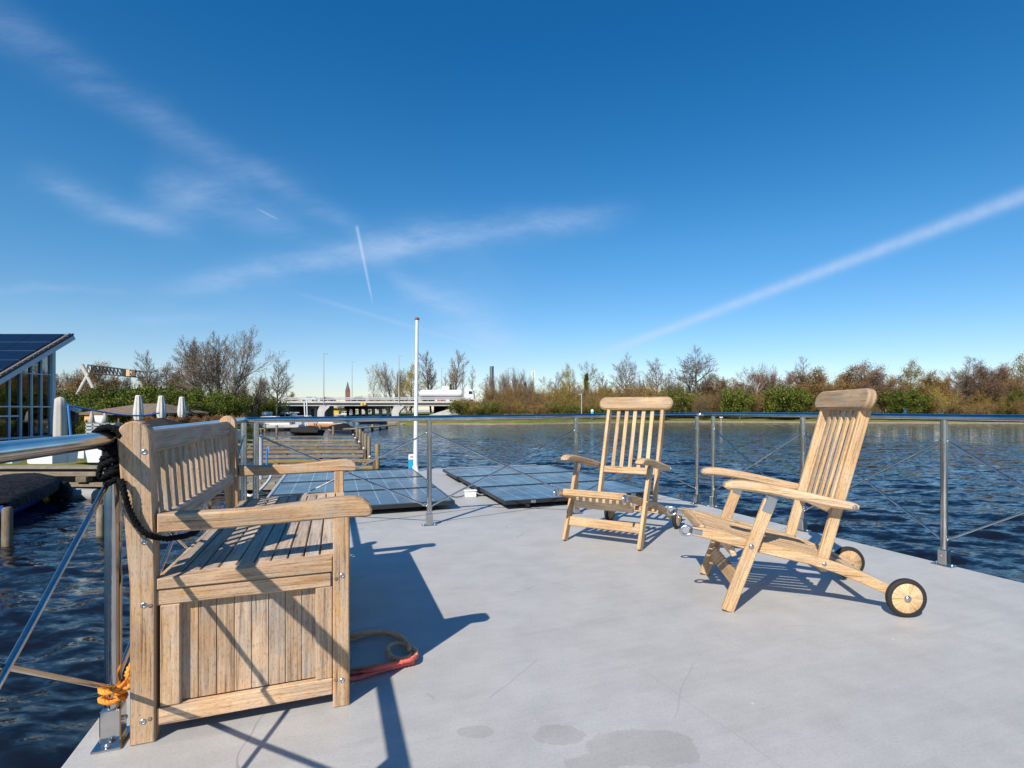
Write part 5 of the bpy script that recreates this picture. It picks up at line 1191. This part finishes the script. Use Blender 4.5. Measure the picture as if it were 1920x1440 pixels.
    # white lounge furniture and planters on the quay
    def planter(px0, px1, pyt, pyb, Y, label, name='white_planter', taper=.9, plant=False):
        x0, x1 = pxx(px0, Y), pxx(px1, Y); zt, zb = pz(pyt, Y), pz(pyb, Y); xc = (x0+x1)/2; w = x1-x0; r = thing(name, label, 'planter', (xc, Y, zb), R(random.uniform(-4, 4)))
        d = min(w, .7); m = MB(); rings = []
        for z, s in ((0, taper), (zt-zb, 1), (zt-zb, .9), (zt-zb-.08, .88)): rings.append([V((sx*w/2*s, sy*d/2*s, z)) for sx, sy in ((-1, -1), (1, -1), (1, 1), (-1, 1))])
        m.loft(rings, True, True, False); m.build('tub', M['white'], r)
        m = MB(); m.box((0, 0, zt-zb-.10), w*.84, d*.84, .04, (X, Y_, Z), .005); m.build('soil', M['bark_brown'], r)
    planter(70, 119, 843, 868, 16.6, 'large white square planter on the quay behind the handrail'); planter(172, 204, 838, 866, 16.8, 'white tapered planter on the quay beside the black rope', taper=.8); planter(118, 138, 848, 866.5, 16.9, 'small white planter touching the large square one')
    planter(138, 172, 836, 858, 18.2, 'long low white planter box between the two quay planters', taper=.97); planter(14, 32, 855, 868, 16.7, 'small white tub at the far left of the quay'); planter(56, 68, 858, 868, 16.6, 'low white tub left of the large square planter')
    planter(431, 449, 806, 824, 28, 'white lounge tub by the harbour behind the railing corner', taper=.95)
    for i in range(4):
        px = 172+i*14; Yc = 27; r = thing('white_crate', 'pale grey slatted crate in the row on the terrace by the pavilion', 'crate', (pxx(px, Yc), Yc, G), 0, 'grey crates on the terrace'); m = MB()
        for k in range(4): m.box((0, -.15, .32+.17*k), .33, .04, .11, (X, Y_, Z), .005); m.box((0, .15, .32+.17*k), .33, .04, .11, (X, Y_, Z), .005)
        for s in (-1, 1): m.box((s*.15, 0, .46), .04, .34, .92, (X, Y_, Z), .005)
        m.build('slats', M['parapet'], r)
    for px, Yc, lab in ((172, 29, 'folded dark garden umbrella left of the pale crates'), (197, 31, 'folded dark garden umbrella right of the pale crates')):
        r = thing('small_umbrella', lab, 'parasol', (pxx(px, Yc), Yc, G)); h = pz(770, Yc)-G; MB().cyl((0, 0, 0), (0, 0, h), .025, 8).build('pole', M['bark_brown'], r); MB().lathe([(.07, h*.55), (.14, h*.6), (.10, h*.8), (.03, h*.97)], (0, 0, 0), n=12).build('canvas', M['parasol_taupe'], r)
build_terrace()

# ------------------------------------------------------------------ quay, jetties, piles
def build_quay():
    r = thing('timber_quay', 'timber faced quay edge with stepped beams below the white planters', 'quay', (-20, 15.7, WZ)); o = V((-20, 15.7, WZ)); x0, x1 = -34, -12.5; L = x1-x0; xm = (x0+x1)/2
    m = MB(); m.box(V((xm, 15.75, -.70))-o, L, .45, .07, (X, Y_, Z), .01, .6); m.build('cap_board', M['pile'], r)
    for z in (-.86, -1.16): m = MB(); m.box(V((xm, 15.45, z))-o, L, .16, .12, (X, Y_, Z), .01, .3); m.build('waling', M['pile'], r)
    x = x0+.4; first = None
    while x < x1:
        m = MB(); m.box(V((x, 15.42, -1.0))-o, .30, .25, .16, (X, Y_, Z), .01, .2); m.build('spacer_block', M['pile'], r); x += 1.35
    m = MB(); m.box(V((xm, 15.75, -1.2))-o, L, .16, 1.0, (X, Y_, Z), .01); m.build('sheeting', M['black_metal'], r)
    m = MB(); m.tube(spline([(-15.2, 14.2, WZ+.06), (-14.2, 14.05, WZ+.10), (-13.2, 14.1, WZ+.08), (-11.8, 14.0, WZ+.06)], .2), .17, 10); tag(m.build('floating_boom', M['concrete_dark']), 'long grey floating boom lying in the water before the quay', 'float')
    m = MB()
    yj = 12.2
    # walkway seen between the corner posts and the left solar panels
    r = thing('plank_walkway', 'grey plank walkway beside the boat, seen behind the bench between the corner posts', 'jetty', (-9, 15.4, WZ)); o = V((-9, 15.4, WZ)); m = MB()
    for i in range(16): m.box(V((-11.6+.36*i, 15.4, -.98))-o, .33, 2.0, .05, (X, Y_, Z), .006, .8)
    m.build('planks', M['pile'], r); m = MB(); m.box(V((-8.9, 14.45, -1.08))-o, 5.8, .12, .16, (X, Y_, Z), .01, .5); m.build('edge_beam', M['pile'], r)
    P = [(21.3, 708, 864.5, 876, 832.5, 480, 'mossbeam', 'yellow mossy jetty nearest the flagpole, half hidden by the bench armrest'), (25.0, 690, 847.6, 856, 819, 425, 'pile', 'double beam mooring jetty, second nearest of the row'), (31.0, 681, 834, 841, 811.5, 425, 'pile', 'double beam mooring jetty in the middle of the row'), (37.0, 674, 826, 831.5, 805, 420, 'pile', 'double beam mooring jetty, second farthest of the row'), (46.0, 670, 818.8, 823, 802, 415, 'pile', 'double beam mooring jetty at the far end of the row')]
    for Y, px, p1, p2, pt, pl, mt, lab in P:
        xa, xb = pxx(pl, Y), pxx(px-7, Y); z1, z2 = pz(p1, Y), pz(p2, Y); xm = (xa+xb)/2; r = thing('mooring_jetty', lab, 'jetty', (xm, Y, WZ), 0, 'double beam mooring jetties'); o = V((xm, Y, WZ))
        for z, yy in ((z1, 0), (z2, -.02)): m = MB(); m.box(V((xm, Y+yy, z))-o, xb-xa, .16, .125, (V((1, random.uniform(-.01, .01), random.uniform(-.008, .008))).normalized(), Y_, Z), .015, .2*random.random()); m.build('beam', M[mt], r)
        n = 4
        for i in range(n): m = MB(); m.box(V((xa+(xb-xa)*(i+.7)/n, Y+.0, (z1+z2)/2))-o, .18, .12, abs(z1-z2)-.13, (X, Y_, Z), .01, .1); m.build('spacer_block', M[mt], r)
        for i in range(2): m = MB(); m.cyl(V((xa+(xb-xa)*(i+.35)/2, Y+.16, WZ-.8))-o, V((xa+(xb-xa)*(i+.35)/2, Y+.16, z2))-o, .07, 10); m.build('support', M[mt], r)
        m = MB(); m.box(V((xb+.05, Y, (z1+z2)/2-.1))-o, .10, .16, abs(z1-z2)+.42, (X, Y_, Z), .01, .0); m.build('end_post', M['bark_brown'], r)
        m = MB(); m.ball(V((xb+(.02 if Y > 22 else -.12), Y-.12, z1+.18))-o, .045 if Y < 30 else .06, 6); m.build('fender_ball', M['white'], r)
    def pile(px, pt, pw, Y, label, rad=.075, mt='pile', lean=0):
        x = pxx(px, Y); m = MB(); h = pz(pt, Y); m.tube([(0, 0, 0), (lean*.5, 0, (h-WZ+.9)*.5), (lean, 0, h-WZ+.86), (lean, 0, h-WZ+.9)], [rad, rad, rad*.96, rad*.7], 12); o = m.build('mooring_pile', M[mt]); o.location = (x, Y, WZ-.9)
        m2 = o.data; uvs = m2.uv_layers[0]
        tag(o, label, 'pile', 'mooring piles in the harbour')
    pile(707.5, 832.5, 0, 21.3, 'moss topped mooring pile at the end of the nearest jetty', .085, 'mossbeam'); pile(692, 819, 0, 25, 'mooring pile at the end of the second jetty', .08); pile(685.5, 813, 0, 28, 'mooring pile between second and third jetty ends', .08); pile(681, 809, 0, 31, 'mooring pile at the end of the middle jetty', .085); pile(675, 804, 0, 37, 'mooring pile at the end of the fourth jetty', .09); pile(669.5, 802, 0, 46, 'mooring pile at the farthest jetty end', .11)
    pile(698.5, 796, 0, 60, 'rust brown pile standing beside the far timber pier', .12, 'mossbeam')
    pile(13.5, 951, 0, 9.1, 'grey wooden pile in the water before the blue boat', .075); pile(188.5, 947, 0, 9.8, 'grey wooden pile in the water behind the near railing post', .065)
    for px, pt, Y, lab in ((497, 795, 58, 'thin pile left of the green canopied boat'), (519, 797, 52, 'thin pile in front of the green canopied boat'), (551, 792, 60, 'thin pile right of the green canopied boat'), (600, 797, 52, 'thin pile right of the covered black boat'), (625, 799, 50, 'thin pile before the second covered boat'), (534, 793, 60, 'thin pile behind the green canopied boat'), (567, 792, 62, 'thin pile behind the covered black boat')): pile(px, pt, 0, Y, lab, .11)
    for (a, b, Y0, Y1, lab) in ((655, 735, 52, 70, 'timber pier pointing into the lake beyond the jetties'), (488, 560, 56, 60, 'low dock in front of the white cabin boats')):
        r = thing('timber_pier', lab, 'pier', (0, 0, 0)); p0 = V((pxx(a, Y0), Y0, -1.0 if a < 600 else -.88)); p1 = V((pxx(b, Y1), Y1, -1.02 if a < 600 else -1.08)); m = MB(); m.board(p0, p1, 1.2, .10, Z, .01, .4); m.build('deck_boards', M['pile'], r)
        for i in range(5): q = p0.lerp(p1, (i+.5)/5); m = MB(); m.cyl((q.x, q.y-.6, WZ-.6), (q.x, q.y-.6, q.z), .11, 8); m.build('support', M['pile'], r)
    # white poles
    r = thing('white_post_pair', 'two white posts leaning together in front of the bridge', 'posts', (pxx(574, 64), 64, WZ)); o = V((pxx(574, 64), 64, WZ))
    for a, b in (((577, 788), (575, 749)), ((573, 786), (570.5, 754))): m = MB(); m.tube([at(*a, 64)-V((0, 0, 1))-o, at(*b, 64)-o], .065, 10); m.build('post', M['white'], r)
    r = thing('info_board', 'small pale blue board on posts at the harbour left of the bridge', 'sign', (pxx(501, 70), 70, -.6)); m = MB(); m.box((0, 0, pz(777, 70)+.6), 1.3, .06, .65, (X, Y_, Z), .01); m.build('panel', M['pale_frame'], r)
    for s in (-1, 1): MB().box((s*.5, .07, .6), .07, .07, 1.4, (X, Y_, Z), .005).build('post', M['parapet'], r)
    # water tap post with a blue handle by the walkway
    r = thing('supply_post', 'grey supply post with blue hook beside the walkway behind the railing corner', 'post', (pxx(489, 15), 15, -.95)); MB().cyl((0, 0, 0), (0, 0, pz(815, 15)+.95), .055, 10).build('post', M['parapet'], r); MB().tube([(.16, 0, .3), (.17, 0, .75), (.20, 0, .9), (.24, 0, .75)], .022, 8).build('hook', M['blue_paint'], r)
    m = MB(); m.tube(spline([at(460, 925, 8.5), at(470, 930, 8.3), at(492, 915, 9), at(508, 893, 10.5), at(500, 888, 11.5), at(478, 890, 12), at(474, 880, 13)], .1), .022, 6); tag(m.build('mooring_line', M['rope_white']), 'slack white mooring line between the boat corner and the walkway', 'rope')
build_quay()

# ------------------------------------------------------------------ boats
def hull(mb, L, B, D, bow=.55, n=12, mi=0, tr=.85):
    rings = []
    for i in range(n):
        s = i/(n-1); x = -L/2+L*s; w = B/2*(tr+(1-tr)*min(1, s*3))*(1-max(0, (s-bow)/(1-bow))**2.2*.97); z = D*(.86+.34*max(0, s-.4)**1.5); k = D*(.02+.55*max(0, (s-.75)/.25)**2)
        rings.append([V((x, -w, z)), V((x, -w*.92, z*.55)), V((x, -w*.62, k)), V((x, 0, k-.05)), V((x, w*.62, k)), V((x, w*.92, z*.55)), V((x, w, z))])
    mb.loft(rings, False, False, True, None, mi); mb.add(rings[0], [[6, 5, 4, 3, 2, 1, 0]]); return rings
def build_boats():
    def cover(rings, hmax, rng, lo=0, hi=None):
        m = MB(); R_ = []
        for i, r in enumerate(rings):
            s = i/(len(rings)-1); a, b = r[0], r[6]; h = hmax*min(1, s*3.2+.06)*(1-s)**.55
            row = []
            for k in range(9):
                t = k/8; p = a.lerp(b, t); row.append(p+V((0, 0, h*math.sin(math.pi*t)**.8+.03+rng.uniform(-.02, .02)))+(a-b)*(.03*(1-2*t)))
            row = [row[0]-V((0, 0, .16))]+row+[row[-1]-V((0, 0, .16))]; R_.append(row)
        m.loft(R_, False, False, True); return m
    rng = random.Random(5)
    # blue boat at the left with black cover and outboard
    r = thing('covered_boat', 'bright blue boat under a black tarpaulin at the left by the quay', 'boat', (-12.7, 12.4, WZ), R(122)); m = MB(); rg = hull(m, 5.6, 1.8, .50); m.build('hull', M['blue_hull'], r); cover(rg, .34, rng).build('tarpaulin', M['black_cloth'], r)
    m = MB(); m.ball((1.2, -.88, .22), .09, 8, (1, 1, 1.5)); m.build('fender', M['white'], r)
    r = thing('outboard_motor', 'black hooded outboard engine with a yellow bracket behind the blue boat', 'engine', (pxx(113, 13.6), 13.6, WZ), R(20)); r.scale = (.8, .8, .8); MB().prism([(-.22, .12), (.2, .05), (.28, .3), (.16, .56), (-.1, .60), (-.28, .46)], (0, -.17, 0), X, Z, Y_, .36, .07).build('hood', M['black_cloth'], r); MB().box((-.34, 0, .2), .12, .2, .4, (X, Y_, Z), .02).build('bracket', M['yellow'], r); MB().cyl((.03, 0, -.4), (.03, 0, .15), .05, 8).build('shaft', M['black_metal'], r)
    # covered boats beyond the jetties
    for px, Y, rz, L, lab in ((573, 49, 172, 3.0, 'low boat under a dark grey tarpaulin beyond the far jetty'), (638, 56, 168, 2.8, 'boat with a dark blue-black cover moored left of the timber pier')):
        r = thing('covered_boat', lab, 'boat', (pxx(px, Y), Y, WZ), R(rz)); m = MB(); rg = hull(m, L, 1.3, .42); m.build('hull', M['grey_cloth' if px < 600 else 'white_hull'], r); cover(rg, .55 if px < 600 else .6, rng).build('tarpaulin', M['grey_cloth' if px < 600 else 'black_cloth'], r)
    def cruiser(px, Y, rz, L, lab, canopy=None, hullm='white_hull', ch=.75):
        r = thing('cabin_boat', lab, 'boat', (pxx(px, Y), Y, WZ), R(rz)); m = MB(); rg = hull(m, L, L*.36, .7); m.build('hull', M[hullm], r)
        m = MB(); m.loft([[q for q in (a[0]+V((0, .02, -.02)), a[0].lerp(a[6], .5)+V((0, 0, .05)), a[6]+V((0, -.02, -.02)))] for a in rg], False, False, True); m.build('foredeck', M['white_hull'], r)
        w = L*.135; c = [(-L*.30, .6), (L*.16, .6), (L*.07, .6+ch), (-L*.28, .6+ch+.03)]; m = MB(); m.prism(c, (0, -w, 0), X, Z, Y_, 2*w, .06); cb = m.build('cabin', M['white_hull'], r)
        for s in (-1, 1):
            for k in range(3): xx = -L*.24+L*.115*k; m = MB(); m.prism([(xx, .6+ch*.42), (xx+L*.09, .6+ch*.42), (xx+L*.085, .6+ch*.86), (xx, .6+ch*.86)], (0, s*(w+.002), 0), X, Z, Y_*s, .015, .003); m.build('window', M['glass'], cb)
        m = MB(); m.prism([(-L*.33, .6+ch+.03), (L*.10, .6+ch+.0), (L*.05, .6+ch+.11), (-L*.30, .6+ch+.16)], (0, -w-.06, 0), X, Z, Y_, 2*w+.12, .03); m.build('cabin_roof', M[canopy or 'white'], cb)
    cruiser(497, 62, 190, 4.4, 'white cabin boat at the far left of the moored boats')
    cruiser(523, 60, 180, 5.0, 'white cabin boat with a green canopy roof', 'green_cloth')
    cruiser(547, 66, 195, 4.6, 'white cabin boat with a dark blue canopy right of the green one', 'billboard')
    cruiser(561, 70, 185, 4.2, 'small white cabin boat half hidden behind the blue canopied one')
    cruiser(608, 66, 175, 4.8, 'wooden toned cabin boat behind the covered boats', 'rope_tan', 'rope_tan', .5)
    cruiser(526, 86, 185, 7.6, 'larger white motor yacht left of the bridge piers', None, 'white_hull', 1.1)
    cruiser(695, 90, 180, 5.2, 'dark low boat lying under the bridge right of the covered boats', 'billboard', 'billboard', .5)
    cruiser(647, 190, 178, 7.0, 'grey boat seen through the bridge opening', 'parapet', 'white_hull', 1.0)
    r = thing('work_crane', 'yellow harbour crane seen through the bridge opening', 'crane', (pxx(623, 200), 200, WZ)); MB().box((0, 0, 1.2), 6, 3, 1.4, (X, Y_, Z), .1).build('base_pontoon', M['yellow'], r); MB().cyl((0, 0, 1.8), (0, 0, 5.0), .5, 8).build('mast', M['yellow'], r); MB().box((.3, 0, 4.4), 3.6, .8, .7, (X, Y_, Z), .05).build('jib', M['yellow'], r)
build_boats()

# ------------------------------------------------------------------ small things on the far shore
def build_shore_bits():
    r = thing('shore_lamp', 'small cream lamp post on the shore left of the facing deck chair', 'street lamp', (pxx(1090.5, 94), 94, -.6)); h = pz(739, 94)+.6
    MB().tube(spline([(0, 0, 0), (0, 0, h-.4), (-.06, 0, h-.1), (-.35, 0, h)], .2), .06, 8).build('pole', M['concrete'], r); MB().box((-.42, 0, h-.02), .4, .14, .09, (X, Y_, Z), .02).build('lamp_head', M['concrete'], r)
    r = thing('litter_bin', 'pale blue litter bin on the shore beside the small lamp post', 'bin', (pxx(1110.5, 93), 93, -.6)); h = pz(767.5, 93)+.6; MB().lathe([(.18, 0), (.24, .2), (.26, h*.75), (.22, h*.78)], (0, 0, 0), n=14).build('drum', M['cyan'], r); MB().lathe([(.28, h*.76), (.28, h*.85), (.15, h)], (0, 0, 0), n=14).build('lid', M['white'], r)
    r = thing('shore_sign', 'small white sign on a stake at the waterline right of the railing corner', 'sign', (pxx(1352, 90), 90, WZ)); zt = pz(780, 90)-WZ; MB().box((0, -.06, zt-.12), .55, .05, .34, (X, Y_, Z), .01).build('panel', M['white'], r); MB().cyl((0, 0, -.4), (0, 0, zt), .06, 8).build('stake', M['concrete'], r)
    r = thing('playground_slide', 'blue play tower on the far right shore behind the tall chair', 'play tower', (pxx(1697, 96), 96, -.5)); h = pz(765, 96)+.5; MB().prism([(-.45, 0), (.45, 0), (.16, h*.8), (0, h), (-.16, h*.8)], (0, -.2, 0), X, Z, Y_, .4, .03).build('tower', M['blue_paint'], r)
    MB().box((0, -.22, h*.4), .3, .03, .4, (X, Y_, Z), .005).build('opening', M['billboard'], r)
    r = thing('picnic_table', 'red picnic table beside the blue play tower', 'table', (pxx(1709, 95), 95, -.5)); MB().box((0, 0, .72), 1.2, .6, .07, (X, Y_, Z), .01).build('table_top', M['red'], r)
    for s in (-1, 1): MB().box((s*.45, 0, .34), .08, .5, .68, (X, Y_, Z), .005).build('leg', M['red'], r); MB().box((0, s*.55, .42), 1.2, .2, .05, (X, Y_, Z), .005).build('bench', M['red'], r)
    r = thing('park_bench', 'pale concrete bench on the grass near the right edge', 'bench', (pxx(1842, 97), 97, -.45)); MB().box((0, 0, .45), 2.4, .5, .1, (X, Y_, Z), .01).build('seat', M['concrete'], r)
    for s in (-1, 1): MB().box((s*.9, 0, .2), .3, .45, .4, (X, Y_, Z), .01).build('leg', M['concrete'], r)
    for px, Y, lab in ((1387, 93, 'short wooden stake on the far shore under the birch'), (1546, 92, 'short wooden stake on the far shore behind the slats of the tall chair'), (1684, 92, 'short wooden stake at the waterline right of the tall chair')):
        m = MB(); m.tube([(0, 0, 0), (.02, 0, 1.1), (.02, 0, 1.13)], [.07, .065, .03], 8); o = m.build('wooden_stake', M['pile']); o.location = (pxx(px, Y), Y, WZ+.1); tag(o, lab, 'stake')
    m = MB(); Y = 91; xa, xb = pxx(722, Y), pxx(752, Y); m.box(((xa+xb)/2, Y, WZ+.35), xb-xa, 2.5, .9, (X, Y_, Z), .04); tag(m.build('stone_pierhead', M['stone']), 'pale stone pier head below the right sunlit bridge pier', 'pier')
    m = MB(); pts = [(pxx(px, 2.25*FPX/(py-CY))-.02, 2.25*FPX/(py-CY)-.25) for px, py in ((752, 796), (800, 796.6), (860, 796.2), (930, 796.5), (1000, 795.8), (1100, 794.2), (1180, 793.2), (1250, 792.2), (1310, 791.8), (1400, 792.2), (1500, 793), (1620, 793.8), (1760, 794.2), (1950, 794.3))]
    rings = [[V((x, y, WZ-.3)), V((x, y-.02, WZ+.15+random.uniform(-.05, .05))), V((x, y+.25, WZ+.2)), V((x, y+.5, WZ+.1))] for x, y in pts]; m.loft([list(q) for q in rings], False, False, False); tag(m.build('shore_edging', M['stone']), 'pale timber and stone edging along the waterline of the far shore', 'kerb')
build_shore_bits()
